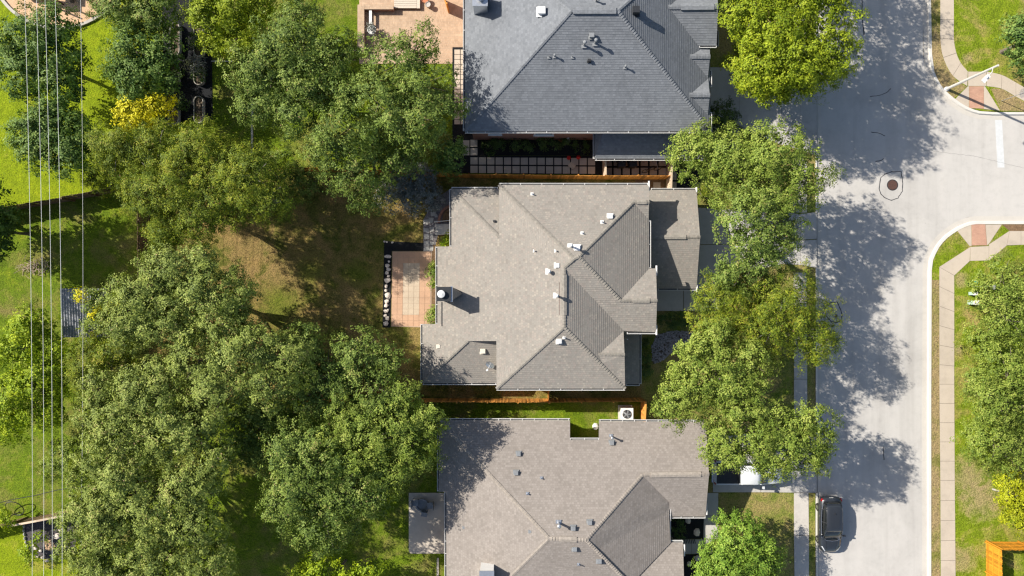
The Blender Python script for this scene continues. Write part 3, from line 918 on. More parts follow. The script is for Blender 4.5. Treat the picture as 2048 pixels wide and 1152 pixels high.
def ridge_caps(pa, pb, mat, parent, w=.12, step=.22, lift=.03, sl=.3):
    """overlapping folded cap shingles along a ridge or hip, butt ends raised"""
    pa, pb = Vector(pa), Vector(pb)
    if pa.z > pb.z: pa, pb = pb, pa
    d = pb - pa; L = d.length; d.normalize()
    h = Vector((-d.y, d.x, 0)).normalized()
    mb = MB()
    n = max(1, int(L / step))
    for i in range(n):
        a = pa + d * (L * i / n - .02); b = pa + d * (L * (i + 1) / n + .03)
        za, zb = lift + .04 + random.uniform(0, .012), lift
        def q(p, s, dz): return p + h * s * w + Vector((0, 0, dz - abs(s) * w * sl))
        vs = [q(a, -1, za), q(a, 0, za), q(a, 1, za), q(b, -1, zb), q(b, 0, zb), q(b, 1, zb), q(a, -1, za - .05), q(a, 0, za - .05), q(a, 1, za - .05)]
        mb.add(vs, [(0, 1, 4, 3), (1, 2, 5, 4), (6, 7, 1, 0), (7, 8, 2, 1)])
    return mb.build('ridge_cap', mat, parent)

def ridge_vent(pa, pb, mat, parent, w=.17, h=.07):
    pa, pb = Vector(pa), Vector(pb)
    d = (pb - pa).normalized(); s = Vector((-d.y, d.x, 0)).normalized()
    vs = []
    for p in (pa, pb):
        for q, z in ((-w, -.06), (-w, h - .03), (0, h + .02), (w, h - .03), (w, -.06)):
            vs.append(p + s * q + Vector((0, 0, z)))
    mb = MB(); mb.add(vs, [(0, 1, 6, 5), (1, 2, 7, 6), (2, 3, 8, 7), (3, 4, 9, 8), (4, 3, 2, 1, 0), (5, 6, 7, 8, 9)])
    return mb.build('ridge_vent', mat, parent)

def gutter(pa, pb, out, parent, hang=1.5):
    """white U gutter along an eave; out: outward unit (x, y)"""
    pa, pb = Vector(pa), Vector(pb); o = Vector((out[0], out[1], 0)); d = (pb - pa); L = d.length; d.normalize()
    mb = MB(); wv = .12
    z0 = Vector((0, 0, -.02)); zb = Vector((0, 0, -.13))
    A = [pa + z0 + o * .012, pa + zb + o * .012, pa + zb + o * wv, pa + z0 + o * wv, pa + z0 + o * (wv + .03), pa + zb + o * (wv + .03) - Vector((0, 0, .012))]
    B = [p + d * L for p in A]
    mb.add(A + B, [(1, 7, 8, 2)], 1)
    mb.add(A + B, [(2, 8, 9, 3), (3, 9, 10, 4), (4, 10, 11, 5), (0, 6, 7, 1)])
    n = max(1, int(L / hang))
    ang = math.atan2(o.y, o.x)
    for i in range(n + 1):
        p = pa + d * (L * min(max(i / n, .01), .99)) + o * (wv * .5) + Vector((0, 0, -.012))
        mb.box(p, (wv, .035, .012), ang)
    return mb.build('gutter', [M['white'], M['trough']], parent)

def pipe_vent(p, h, r, mat, parent, cap=True, base=True):
    mb = MB()
    if base: mb.box((p[0], p[1], p[2] + .015), (r * 5, r * 5, .03))
    prof = [(r, -.1), (r, h)]
    if cap: prof += [(r * 1.7, h + .01), (r * 1.75, h + r * 1.2), (r * .9, h + r * 2.0)]
    else: prof += [(r * .75, h), (r * .75, h - .05)]
    mb.lathe(p, prof, 12)
    return mb.build('vent_pipe', mat, parent, smooth=False)

def box_vent(p, w, h, mat, parent, slope=(0, 0)):
    mb = MB()
    mb.box((p[0], p[1], p[2] + h * .35), (w * .8, w * .8, h * 1.0))
    mb.box((p[0], p[1], p[2] + h * .95), (w * 1.05, w * 1.0, h * .28), 0, 0, .88)
    mb.box((p[0], p[1], p[2] + .012), (w * 1.35, w * 1.3, .03))
    return mb.build('roof_vent', mat, parent)

def wall_box(pts, z0, z1, mat, parent):
    mb = MB(); mb.prism(pts, z0, z1); return mb.build('wall', mat, parent)

def rect_w(x0, y0, x1, y1, z, ins=.4, sides='nsew'):
    """px rect at eave height z -> world footprint set in by the overhang"""
    a = P(x0, y0, z); b = P(x1, y1, z)
    return [(a[0] + (ins if 'w' in sides else 0), a[1] - (ins if 'n' in sides else 0)), (b[0] - (ins if 'e' in sides else 0), a[1] - (ins if 'n' in sides else 0)),
            (b[0] - (ins if 'e' in sides else 0), b[1] + (ins if 's' in sides else 0)), (a[0] + (ins if 'w' in sides else 0), b[1] + (ins if 's' in sides else 0))]

def tri_wall(pts, parent, mat, inward):
    """gable-end infill: polygon given a little thickness"""
    n = len(pts)
    A = [Vector(p) + Vector((inward[0], inward[1], -.16)) for p in pts]
    B = [p + Vector((inward[0], inward[1], 0)) * .5 for p in A]
    fs = [list(range(n)), list(range(2 * n - 1, n - 1, -1))] + [(i, n + i, n + (i + 1) % n, (i + 1) % n) for i in range(n)]
    return mk('gable_wall', A + B, fs, mat, parent)

def window(cx, cy, z, w, h, facing, parent):
    """framed window on a wall; facing unit vec"""
    fx, fy = facing; ang = math.atan2(fy, fx) + math.pi / 2
    mb = MB(); t = .07
    ux, uy = math.cos(ang), math.sin(ang)
    for s in (-1, 1):
        mb.box((cx + ux * s * (w / 2 - t / 2), cy + uy * s * (w / 2 - t / 2), z), (t, .09, h), ang)
        mb.box((cx, cy, z + s * (h / 2 - t / 2)), (w - 2 * t, .088, t), ang)
    o = mb.build('window', M['white'], parent)
    mb = MB(); mb.box((cx - fx * .02, cy - fy * .02, z), (w - 2 * t, .03, h - 2 * t), ang); mb.build('pane', M['glass'], o)
    mb = MB(); mb.box((cx + fx * .06, cy + fy * .06, z - h / 2 - .04), (w + .12, .16, .07), ang); mb.build('sill', M['white'], o)
    return o

# ============ middle house
h2 = thing('house', 'tan grey shingled house with white chimney cap and stepped hip roof between two neighbours', 'house', P(1100, 576))
p = .36
EV = 4.7
W = pl_x(845, 2.5, p); Nn = pl_y(368, EV, -p); Ss = pl_y(777, EV, p); E2 = pl_x(1298, EV, -p)
PS2 = pl_y(664, EV, p); E1 = pl_x(1250, EV, -p)
NL = pl_y(378, W.z(903, 378), -p); SL = pl_y(766, 2.5, p)
CN = pl_y(537, EV, -p)
def V(px, py, *pls): return P(px, py, sum(q.z(px, py) for q in pls) / len(pls))
v = {}
v['hipNW'] = V(998, 370, W, Nn); v['pk'] = V(1148, 517, W, Nn); v['pk2'] = V(1157, 513, Nn, E2)
v['r1'] = V(1128, 535, W, PS2); v['r2'] = V(1128, 654, W, Ss, E1)
v['sw'] = V(993, 777, W, Ss); v['se'] = V(1250, 777, Ss)
v['c0'] = V(1241, 601, E2, PS2)
zA = Nn.z(1280, 404)
v['a0'] = V(1266, 404, Nn, E2); v['a1'] = P(1298, 404, Nn.z(1298, 404)); v['a2'] = P(1297, 440, EV)
v['c1'] = P(1314, 601, CN.z(1314, 601)); v['cN'] = P(1298, 537, EV); v['cN2'] = P(1312, 537, EV); v['cS'] = P(1312, 664, EV); v['cS0'] = P(1247, 662, EV + .03)
v['b0'] = V(1197, 709, E1); zB = E1.z(1197, 709)
v['b1'] = P(1249, 709, zB); v['bh'] = V(1204, 727, Ss, E1); v['bS'] = P(1250, 775, EV)
v['s4'] = W.pt(935, 682); v['s5'] = W.pt(993, 682)
faces = [
    [NL.pt(903, 378), NL.pt(998, 378), V(998, 473, W, NL)],
    [W.pt(903, 378), V(998, 473, W, NL), v['hipNW'], v['pk'], v['r1'], v['r2'], v['sw'], v['s5'], v['s4'], W.pt(845, 766), W.pt(845, 648), W.pt(875, 648), W.pt(875, 493), W.pt(903, 493)],
    [v['s4'], SL.pt(845, 766), SL.pt(993, 766), SL.pt(993, 682)],
    [v['hipNW'], P(1298, 370, EV), v['a1'], v['a0'], v['pk2'], v['pk']],
    [v['a0'], v['a1'], v['a2']],
    [v['a0'], v['a2'], v['cN'], v['c0'], v['pk2']],
    [v['c0'], v['cN'], v['cN2'], v['c1']],
    [v['pk2'], v['c0'], v['c1'], v['cS'], v['cS0'], v['r1'], v['pk']],
    [v['r1'], v['cS0'], v['b0'], v['bh'], v['r2']],
    [v['b0'], v['cS0'], v['b1']],
    [v['b0'], v['b1'], v['bS'], v['bh']],
    [v['sw'], v['se'], v['bh'], v['r2']],
]
GZ0, GZ1 = 2.15, 3.6
gar = [
    [P(1290, 380, GZ0), P(1393, 380, GZ0), P(1400, 474, GZ1), P(1290, 474, GZ1)],
    [P(1290, 474, GZ1), P(1400, 474, GZ1), P(1393, 577, GZ0), P(1290, 577, GZ0)],
]
porch = [[P(1240, 660, 3.15), P(1279, 660, 2.65), P(1279, 768, 2.65), P(1240, 768, 3.15)]]
rf2 = roof_mesh('roof', faces, M['roof2'], h2)
rg2 = roof_mesh('roof', gar, M['roof2'], h2)
rp2 = roof_mesh('roof', porch, M['roof2'], h2)
for a, b in (('hipNW', 'pk'), ('pk', 'pk2'), ('r1', 'pk'), ('r1', 'r2'), ('sw', 'r2'), ('se', 'r2'), ('pk2', 'a0'), ('pk2', 'c0')):
    ridge_caps(v[a], v[b], M['cap2'], rf2, sl=.22)
ridge_caps(v['c0'], v['c1'], M['cap2'], rf2); ridge_caps(v['b0'], v['b1'], M['cap2'], rf2); ridge_caps(v['a0'], v['a1'], M['cap2'], rf2)
ridge_caps(W.pt(905, 380), V(998, 473, W, NL), M['cap2'], rf2, sl=.2); ridge_caps(W.pt(846, 765), v['s4'], M['cap2'], rf2, sl=.2)
ridge_caps(P(1299, 474, GZ1), P(1400, 474, GZ1), M['cap2'], rg2)
def lerp(a, b, t): return tuple(x + (y - x) * t for x, y in zip(a, b))
ridge_vent(lerp(v['c0'], v['c1'], .34), lerp(v['c0'], v['c1'], .80), M['cap2'], rf2)
ridge_vent(lerp(v['a0'], v['a1'], .25), lerp(v['a0'], v['a1'], .85), M['cap2'], rf2)
ridge_vent(P(1303, 474, GZ1 + .02), P(1372, 474, GZ1 + .02), M['cap2'], rg2)
ridge_vent(lerp(v['r1'], v['r2'], .12), lerp(v['r1'], v['r2'], .80), M['cap2'], rf2, .20, .06)
for a, b, o_ in ((P(998, 370, EV), P(1298, 370, EV), (0, 1)), (NL.pt(903, 378), NL.pt(996, 378), (0, 1)), (W.pt(903, 378), W.pt(903, 493), (-1, 0)), (W.pt(875, 493), W.pt(875, 648), (-1, 0)),
                 (W.pt(845, 648), W.pt(845, 766), (-1, 0)), (SL.pt(845, 766), SL.pt(993, 766), (0, -1)), (v['sw'], v['se'], (0, -1)), (P(1254, 664, EV), P(1312, 664, EV), (0, -1)), (P(1298, 441, EV), P(1298, 536, EV), (1, 0))):
    gutter(a, b, o_, rf2)
gutter(P(1302, 380, GZ0), P(1393, 380, GZ0), (0, 1), rg2); gutter(P(1316, 577, GZ0), P(1393, 577, GZ0), (0, -1), rg2)
gutter(P(1279, 668, 2.65), P(1279, 768, 2.65), (1, 0), rp2); gutter(P(1252, 768, 3.0), P(1279, 768, 2.65), (0, -1), rp2)
# white fascia returns at gable feet
for q in ((1393, 574, GZ0, 0), (1312, 660, EV, 0), (1297, 372, EV, 0), (1392, 384, GZ0, 0), (1312, 541, EV, 0)):
    c = P(q[0], q[1], q[2])
    MB().box((c[0] + .03, c[1], c[2] - .02), (.09, .75, .16)).build('fascia', M['white'], rf2)
# walls
bm_ = M['stucco']
wall_box(rect_w(998, 370, 1250, 777, EV), 0, EV - .1, bm_, h2)
wall_box(rect_w(1200, 371, 1298, 664, EV, .4, 'nse'), 0, EV - .11, bm_, h2)
wall_box(rect_w(903, 378, 1002, 490, 3.1, .4, 'nw'), 0, 3.02, bm_, h2)
wall_box(rect_w(875, 490, 1002, 650, 2.75, .4, 'nw'), 0, 2.66, bm_, h2)
wall_box(rect_w(845, 648, 1000, 766, 2.5, .4, 'nws'), 0, 2.32, bm_, h2)
wall_box(rect_w(1290, 380, 1393, 577, GZ0, .4, 'nse'), 0, 2.1, bm_, h2)
wall_box(rect_w(1285, 540, 1312, 664, EV, .35, 'nse'), 0, EV - .08, bm_, h2)
tri_wall([P(1393, 380, GZ0), P(1400, 474, GZ1), P(1393, 577, GZ0)], h2, bm_, (-.35, 0))
tri_wall([v['cN2'], v['c1'], v['cS']], h2, bm_, (-.3, 0))
tri_wall([P(1249, 662, EV), v['b1'], v['bS']], h2, bm_, (-.25, 0))
tri_wall([P(1298, 370, EV), v['a1'], v['a2']], h2, bm_, (-.3, 0))
mb = MB(); mb.add([v['s4'], v['s5'], SL.pt(993, 682)], [(0, 1, 2)]); mb.add([Vector(q) + Vector((0, .12, -.03)) for q in (v['s4'], v['s5'], SL.pt(993, 682))], [(0, 2, 1)]); mb.build('gable_wall', M['stucco'], h2)
# white end wall strip at the south-west corner, plus porch posts
c0 = W.pt(845, 650); c1 = W.pt(845, 725)
MB().prism([(c0[0] - .02, c0[1] - .2), (c0[0] + .2, c0[1] - .2), (c1[0] + .2, c1[1]), (c1[0] - .02, c1[1])], .05, 2.2).build('trim', M['white'], h2)
for q in ((1274, 676), (1274, 760)):
    c = P(q[0], q[1], 2.6); MB().box((c[0], c[1], 1.3), (.18, .18, 2.6)).build('porch_post', M['white'], h2)
# garage doors and windows on the street side
c = P(1393, 430, GZ0); gx = c[0] - .36
for yy in (430, 525):
    c = P(1393, yy, GZ0)
    gd = MB().box((gx, c[1], .98), (.06, 2.5, 1.95)).build('garage_door', M['stucco'], h2)
    for k in range(4): MB().box((gx + .035, c[1], .3 + k * .52), (.02, 2.4, .44)).build('panel', M['stucco'], gd)
c = P(1312, 600, EV); window(c[0] - .33, c[1], 1.6, 1.6, 1.5, (1, 0), h2)
c = P(875, 610, 2.75); window(c[0] + .38, c[1], 1.35, 1.6, 1.4, (-1, 0), h2)
# chimney on the west slope
zt = 5.7
cb = P(884, 588, zt)
X0, X1 = cb[0] - .36, cb[0] + .62
Y0, Y1 = cb[1] - .48, cb[1] + .48
ch = MB().prism([(X0, Y0), (X1, Y0), (X1, Y1), (X0, Y1)], 0, zt).build('chimney', M['brick_tan'], h2)
MB().prism([(X0 - .05, Y0 - .05), (X1 + .05, Y0 - .05), (X1 + .05, Y1 + .05), (X0 - .05, Y1 + .05)], zt, zt + .07).build('chimney_crown', M['dark'], ch)
MB().lathe((X0 + .33, (Y0 + Y1) / 2, zt + .06), [(.16, 0), (.16, .18), (.29, .2), (.27, .26), (.05, .34)], 20).build('flue_cap', M['white'], ch)
MB().box((X1 + .08, (Y0 + Y1) / 2, zt - .05), (.16, 1.15, .10)).build('cricket', M['metal'], ch)
MB().add([(X1, Y0, zt - .25), (X1, Y1, zt - .25), (X1 + .75, (Y0 + Y1) / 2, W.a * (X1 + .75) + W.c + .02), (X1, Y0, 3.2), (X1, Y1, 3.2)], [(0, 2, 1), (3, 2, 0), (1, 2, 4)]).build('saddle', M['cap2'], ch)
# flashing line below the chimney, dark strip on the west slope
a = W.pt(884.5, 604); b = W.pt(883, 652); MB().box(((a[0] + b[0]) / 2, (a[1] + b[1]) / 2, a[2] + .02), (.07, abs(a[1] - b[1]), .06)).build('flashing', M['dark'], rf2)
a = W.pt(1119, 565); b = W.pt(1119, 630); MB().box(((a[0] + b[0]) / 2, (a[1] + b[1]) / 2, a[2] + .02), (.06, abs(a[1] - b[1]), .05)).build('flashing', M['iron'], rf2)
# vents
for pl, px, py, hh, r, cap in ((Nn, 1064, 388, .28, .045, 0), (Nn, 1204, 444, .28, .05, 0), (Nn, 1164, 466, .22, .045, 0), (W, 1069, 502, .25, .045, 0), (W, 1112, 502, .25, .05, 0), (Nn, 1140, 492, .95, .075, 1), (W, 1097, 543, .35, .09, 1), (W, 1112, 591, .75, .085, 1), (Ss, 1128, 675, .3, .045, 0)):
    pipe_vent(pl.pt(px, py), hh, r, M['white'], rf2, bool(cap))
for pl, px, py, w, hh, m_ in ((Nn, 1220, 433, .36, .17, 'white'), (Nn, 1154, 496, .42, .14, 'white'), (W, 1114, 531, .34, .16, 'white'), (Ss, 1118, 682, .36, .22, 'white'), (SL, 966, 702, .38, .2, 'stucco'), (W, 877, 693, .26, .1, 'stucco'), (NL, 989, 443, .16, .12, 'dark')):
    box_vent(pl.pt(px, py), w, hh, M[m_], rf2)
# downpipe on the inner corner
c = P(1252, 672, 3.6); MB().box((c[0], c[1] - .2, 3.6), (.07, .07, 1.4)).build('downpipe', M['white'], h2)
# satellite dish on the lower south slope
b = SL.pt(977, 733); bz = Vector(b)
t = thing('satellite_dish', 'small white satellite dish on the tan grey roof', 'satellite dish', b)
MB().tube([bz, bz + Vector((.05, .1, .35)), bz + Vector((.15, .2, .5))], .025, 8).build('mast', M['metal'], t)
dn = Vector((-.35, -.62, .7)).normalized(); dc = bz + Vector((.16, .22, .52)); ax = dn.orthogonal().normalized(); ay = dn.cross(ax)
vs = [dc]; fs = []
for i, rr in enumerate((.14, .27, .36)):
    for k in range(18):
        a = k * math.pi / 9; vs.append(dc + (ax * math.cos(a) + ay * math.sin(a)) * rr + dn * rr * rr * .5)
for k in range(18):
    fs.append((0, 1 + k, 1 + (k + 1) % 18))
    for i in range(2): fs.append((1 + i * 18 + k, 1 + (i + 1) * 18 + k, 1 + (i + 1) * 18 + (k + 1) % 18, 1 + i * 18 + (k + 1) % 18))
mk('reflector', vs, fs, M['metal'], t, smooth=True)
fe = dc + dn * .45 + Vector((-.08, -.12, -.05))
MB().tube([bz + Vector((.13, .15, .42)), fe], .018, 6).build('feed_arm', M['white'], t)
MB().box(fe, (.16, .12, .1), .6).build('feed_horn', M['white'], t)

# ============ first house (north): slate roof, two storeys
h1 = thing('house', 'large house with slate blue grey shingle roof and red brick walls', 'house', P(1175, 120))
ZE, ZR = 5.0, 8.6
sw, se = P(930, 262, ZE), P(1420, 262, ZE)
r1, r2 = P(1143, 21, ZR), P(1235, 21, ZR)
Yn = 2 * r1[1] - sw[1]
nw, ne = (sw[0], Yn, ZE), (se[0], Yn, ZE)
Wp = pl_3(sw, nw, r1); Sp = pl_3(sw, se, r1); Ep = pl_3(se, ne, r2); Np = pl_3(nw, ne, r1)
g1a = Ep.pt(1337, 14); g1z = g1a[2]
G1b = P(1436, 13, g1z)
g1s0, g1s1 = P(1396, 91, g1z - 1.12), P(1433, 91, g1z - 1.12)
g1n0, g1n1 = (g1s0[0], 2 * g1a[1] - g1s0[1], g1s0[2]), (g1s1[0], 2 * g1a[1] - g1s1[1], g1s1[2])
g2a = Ep.pt(1381, 113); g3a = Ep.pt(1379, 190)
g2b, g3b = P(1420, 113, g2a[2]), P(1419.5, 190, g3a[2])
f1 = [[sw, nw, r1], [sw, se, r2, r1], [se, ne, r2], [nw, r1, r2, ne]]
rf1 = roof_mesh('roof', f1, M['roof1'], h1)
f1b = [[g1a, G1b, g1s1, g1s0], [g1a, G1b, g1n1, g1n0], [g2a, g2b, P(1419, 92, ZE + .08), P(1398, 92, ZE + .25)], [g2a, g2b, P(1415, 160, ZE + .02)],
       [g3a, g3b, P(1416, 155, ZE + .02)], [g3a, g3b, P(1415, 234, ZE + .02)]]
rf1b = roof_mesh('roof', f1b, M['roof1'], h1, .12)
for a, b in ((sw, r1), (nw, r1), (se, r2), (ne, r2), (r1, r2)): ridge_caps(a, b, M['cap1'], rf1, .13, .2, .02, .25)
for a, b in ((g1a, G1b), (g2a, g2b), (g3a, g3b)): ridge_caps(a, b, M['cap1'], rf1b, .17, .2, .03, .3)
ridge_vent(lerp(r1, r2, .03), lerp(r1, r2, .97), M['cap1'], rf1, .24, .08)
ridge_vent(lerp(g1a, G1b, .25), lerp(g1a, G1b, .92), M['cap1'], rf1b, .24, .08)
gutter(sw, se, (0, -1), rf1); gutter(sw, nw, (-1, 0), rf1); gutter(P(1420, 225, ZE), se, (1, 0), rf1); gutter(P(1420, 140, ZE), P(1420, 174, ZE), (1, 0), rf1)
gutter(P(1399, 91, g1z - 1.12), P(1433, 91, g1z - 1.12), (0, -1), rf1b); gutter(P(1434, 60, ZE), P(1434, 92, ZE), (1, 0), rf1b)
wf = [(sw[0] + .4, sw[1] + .4), (se[0] - .4, sw[1] + .4), (se[0] - .4, Yn - .4), (sw[0] + .4, Yn - .4)]
wall_box(wf, 0, ZE + .06, M['brick'], h1)
for a, b, c in ((g1n1, G1b, g1s1), (P(1419, 92, ZE), g2b, P(1416, 160, ZE)), (P(1416, 155, ZE), g3b, P(1416, 234, ZE))):
    tri_wall([a, b, c], h1, M['brick'], (-.3, 0))
MB().prism([(se[0] - .5, g1s1[1] + .35), (g1s1[0] - .35, g1s1[1] + .35), (g1s1[0] - .35, g1n1[1] - .35), (se[0] - .5, g1n1[1] - .35)], 0, g1s1[2] + .02).build('wall', M['brick'], h1)
# lower side roof in the shade of the main eave
pr = [[P(1190, 317, 2.6), P(1425, 317, 2.6), P(1425, 252, 3.7), P(1210, 252, 3.7)], [P(1190, 317, 2.6), P(1210, 252, 3.7), P(1190, 252, 2.6)]]
rp1 = roof_mesh('roof', pr, M['roof1'], h1, .1)
gutter(P(1190, 317, 2.6), P(1425, 317, 2.6), (0, -1), rp1); gutter(P(1190, 258, 2.6), P(1190, 317, 2.6), (-1, 0), rp1)
q = rect_w(1190, 255, 1425, 317, 2.6, .35, 'wse'); wall_box(q, 0, 2.55, M['brick'], h1)
wy = sw[1] + .4 - .03
for px, zz, ww, hh in ((1088, 2.9, 1.5, 1.5), (990, 3.0, 1.0, 1.3)):
    window(P(px, 268, 2.6)[0], wy, zz, ww, hh, (0, -1), h1)
MB().box((P(1152, 268, 3)[0], wy - .03, 3.1), (.6, .05, .35)).build('wall_vent', M['brick'], h1)
c = P(1420, 200, 3)
for yy in (135, 205):
    gd = MB().box((se[0] - .37, P(0, yy, 2)[1], 1.05), (.06, 2.5, 2.1)).build('garage_door', M['stucco'], h1)
# chimney, vents
b = Wp.pt(962, 14)
ch = MB().box((b[0], b[1], b[2] + .5), (1.0, 1.0, 1.9)).build('chimney', M['metal'], h1)
MB().box((b[0], b[1], b[2] + 1.49), (1.1, 1.1, .09)).build('chimney_cap', M['metal'], ch)
MB().lathe((b[0], b[1], b[2] + 1.5), [(.2, 0), (.2, .25), (.3, .27), (.1, .4)], 14).build('flue', M['metal'], ch)
box_vent(Wp.pt(1083, 24), .55, .35, M['white'], rf1)
for px, py, hh, r, cp in ((1098, 114, .12, .05, 0), (1109, 113, .32, .05, 1), (1145, 114, .12, .05, 0), (1250, 135, .35, .05, 1), (1168, 91, .65, .075, 1), (1190, 87, .65, .075, 1)):
    pipe_vent(Sp.pt(px, py), hh, r, M['grey_vent'], rf1, bool(cp))
box_vent(Sp.pt(1178, 122), .22, .2, M['dark'], rf1); box_vent(Sp.pt(1183, 73), .34, .3, M['grey_vent'], rf1); box_vent(Ep.pt(1270, 25), .5, .55, M['dark'], rf1)
pipe_vent(Np.pt(1192, 3), .5, .07, M['grey_vent'], rf1)

# ============ third house (south): beige brown roof
h3 = thing('house', 'single storey house with beige brown shingle roof beside the air conditioner', 'house', P(1140, 1000))
ZE3, ZR3 = 2.6, 5.45
nw = P(878, 841, ZE3); r1 = P(1098, 1077, ZR3); r2 = P(1172, 1080, ZR3 - .01)
N3 = pl_3(nw, P(1300, 841, ZE3), r1)
W3 = pl_x(893, ZE3, (ZR3 - ZE3) / (P(1098, 0, ZR3)[0] - P(893, 0, ZE3)[0]))
zw875 = W3.z(878, 900)
e0 = N3.pt(1284, 950); zg = e0[2]
E3 = pl_3(r2, e0, P(1338, 1040, ZE3 + .25))
e1 = P(1418, 948, zg)
SG = pl_3(e0, e1, P(1380, 1033, zg - 1.12))
en = N3.pt(1411, 844)
eS0, eS1 = SG.pt(1338, 1033), SG.pt(1411, 1033)
eV = P(1338, 1003, (E3.z(1338, 1003) + SG.z(1338, 1003)) / 2)
eE = P(1338, 1084, E3.z(1338, 1084))
S3 = pl_3(r1, r2, (P(1135, 0, ZE3)[0], r1[1] - 9.0, ZE3))
ys = r1[1] - 9.0
sv = P(1265, 1160, E3.z(1265, 1160))
f3 = [
    [nw, N3.pt(1140, 841), N3.pt(1140, 880), N3.pt(915, 880)],
    [N3.pt(1198, 843), en, N3.pt(1414, 880), N3.pt(1198, 880)],
    [N3.pt(915, 880), N3.pt(1140, 880), N3.pt(1198, 880), N3.pt(1414, 880), e1, e0, r2, r1],
    [nw, r1, (P(893, 0, ZE3)[0], ys, ZE3), W3.pt(893, 983), W3.pt(878, 983)],
    [r1, r2, (r2[0] + 8.0, ys, ZE3), (P(893, 0, ZE3)[0], ys, ZE3)],
    [r2, e0, eV, eE, sv, (r2[0] + 8.0, ys, ZE3)],
    [e0, e1, eS1, eS0, eV],
]
rf3 = roof_mesh('roof', f3, M['roof3'], h3)
gz = ZE3 + .25
g0 = E3.pt(1262, 1160); zr = g0[2]
f3b = [[P(1338, 1085, gz), P(1366, 1085, gz), P(1368, 1165, zr), g0], [g0, P(1368, 1165, zr), P(1366, 1245, gz), P(1338, 1245, gz)]]
rf3b = roof_mesh('roof', f3b, M['roof3'], h3, .12)
for a, b in ((nw, r1), (r1, r2), (r2, e0), (e0, e1), (r1, f3[3][2]), (r2, (r2[0] + 8.0, ys, ZE3))): ridge_caps(a, b, M['cap3'], rf3, .13, .2, .01, .22)
ridge_vent(lerp(e0, e1, .13), lerp(e0, e1, .88), M['cap3'], rf3, .2, .06); ridge_vent(lerp(r1, r2, .3), lerp(r1, r2, .75), M['cap3'], rf3, .2, .06)
for a, b, o_ in ((nw, N3.pt(1140, 841), (0, 1)), (N3.pt(1140, 880), N3.pt(1198, 880), (0, 1)), (N3.pt(1198, 843), en, (0, 1)), (W3.pt(893, 983), f3[3][2], (-1, 0)), (W3.pt(878, 845), W3.pt(878, 983), (-1, 0)), (eS0, eS1, (0, -1)), (eV, eE, (1, 0)), (P(1340, 1085, gz), P(1366, 1085, gz), (0, 1))):
    gutter(a, b, o_, rf3, .9)
MB().box((P(1412, 1018, gz)[0] + .05, P(1412, 1018, gz)[1], eS1[2] - .02), (.09, .9, .16)).build('fascia', M['white'], rf3)
MB().box((P(1367, 1100, gz)[0] + .05, P(1367, 1100, gz)[1], gz + .02), (.09, .9, .16)).build('fascia', M['white'], rf3)
wall_box(rect_w(878, 841, 1141, 984, ZE3, .4, 'nwe') , 0, ZE3 - .05, M['stucco'], h3)
a = P(893, 985, ZE3); b = P(1338, 1085, ZE3)
wall_box([(a[0] + .4, P(0, 884, ZE3)[1] - .4), (b[0] - .4, P(0, 884, ZE3)[1] - .4), (b[0] - .4, ys + .4), (a[0] + .4, ys + .4)], 0, ZE3 - .04, M['brick_tan'], h3)
q = rect_w(1198, 843, 1411, 1033, ZE3, .4, 'nwse'); wall_box(q, 0, ZE3 - .03, M['stucco'], h3)
tri_wall([en, e1, eS1], h3, M['brick_tan'], (-.3, 0))
q = rect_w(1330, 1085, 1366, 1245, gz, .35, 'nse'); wall_box(q, 0, gz - .05, M['brick_tan'], h3)
tri_wall([P(1366, 1085, gz), P(1368, 1165, zr), P(1366, 1245, gz)], h3, M['brick_tan'], (-.3, 0))
c = P(1411, 940, ZE3); gd = MB().box((c[0] - .36, c[1], 1.05), (.06, 4.6, 2.1)).build('garage_door', M['stucco'], h3)
for pl, px, py, w, hh in ((N3, 1037, 907, .34, .2), (N3, 1032, 945, .34, .2), (N3, 1223, 885, .34, .2), (N3, 1146, 1055, .34, .25), (N3, 1179, 1044, .34, .22), (S3, 1149, 1097, .34, .2), (S3, 1198, 1121, .36, .2), (W3, 1060, 1063, .2, .06), (W3, 928, 1055, .2, .06)):
    box_vent(pl.pt(px, py), w, hh, M['grey_vent'], rf3)
for pl, px, py, hh, r, cp in ((N3, 1083, 956, .2, .05, 0), (N3, 1055, 987, .22, .05, 0), (N3, 1222, 872, .75, .06, 1), (N3, 1117, 1045, .8, .085, 1), (S3, 1157, 1128, .3, .045, 0)):
    pipe_vent(pl.pt(px, py), hh, r, M['metal'], rf3, bool(cp))
b = W3.pt(975, 1146)
ch = MB().box((b[0], b[1], b[2] + .55), (1.0, 1.5, 1.9)).build('chimney', M['white'], h3)
MB().box((b[0], b[1], b[2] + 1.53), (1.1, 1.6, .07)).build('chimney_cap', M['metal'], ch)

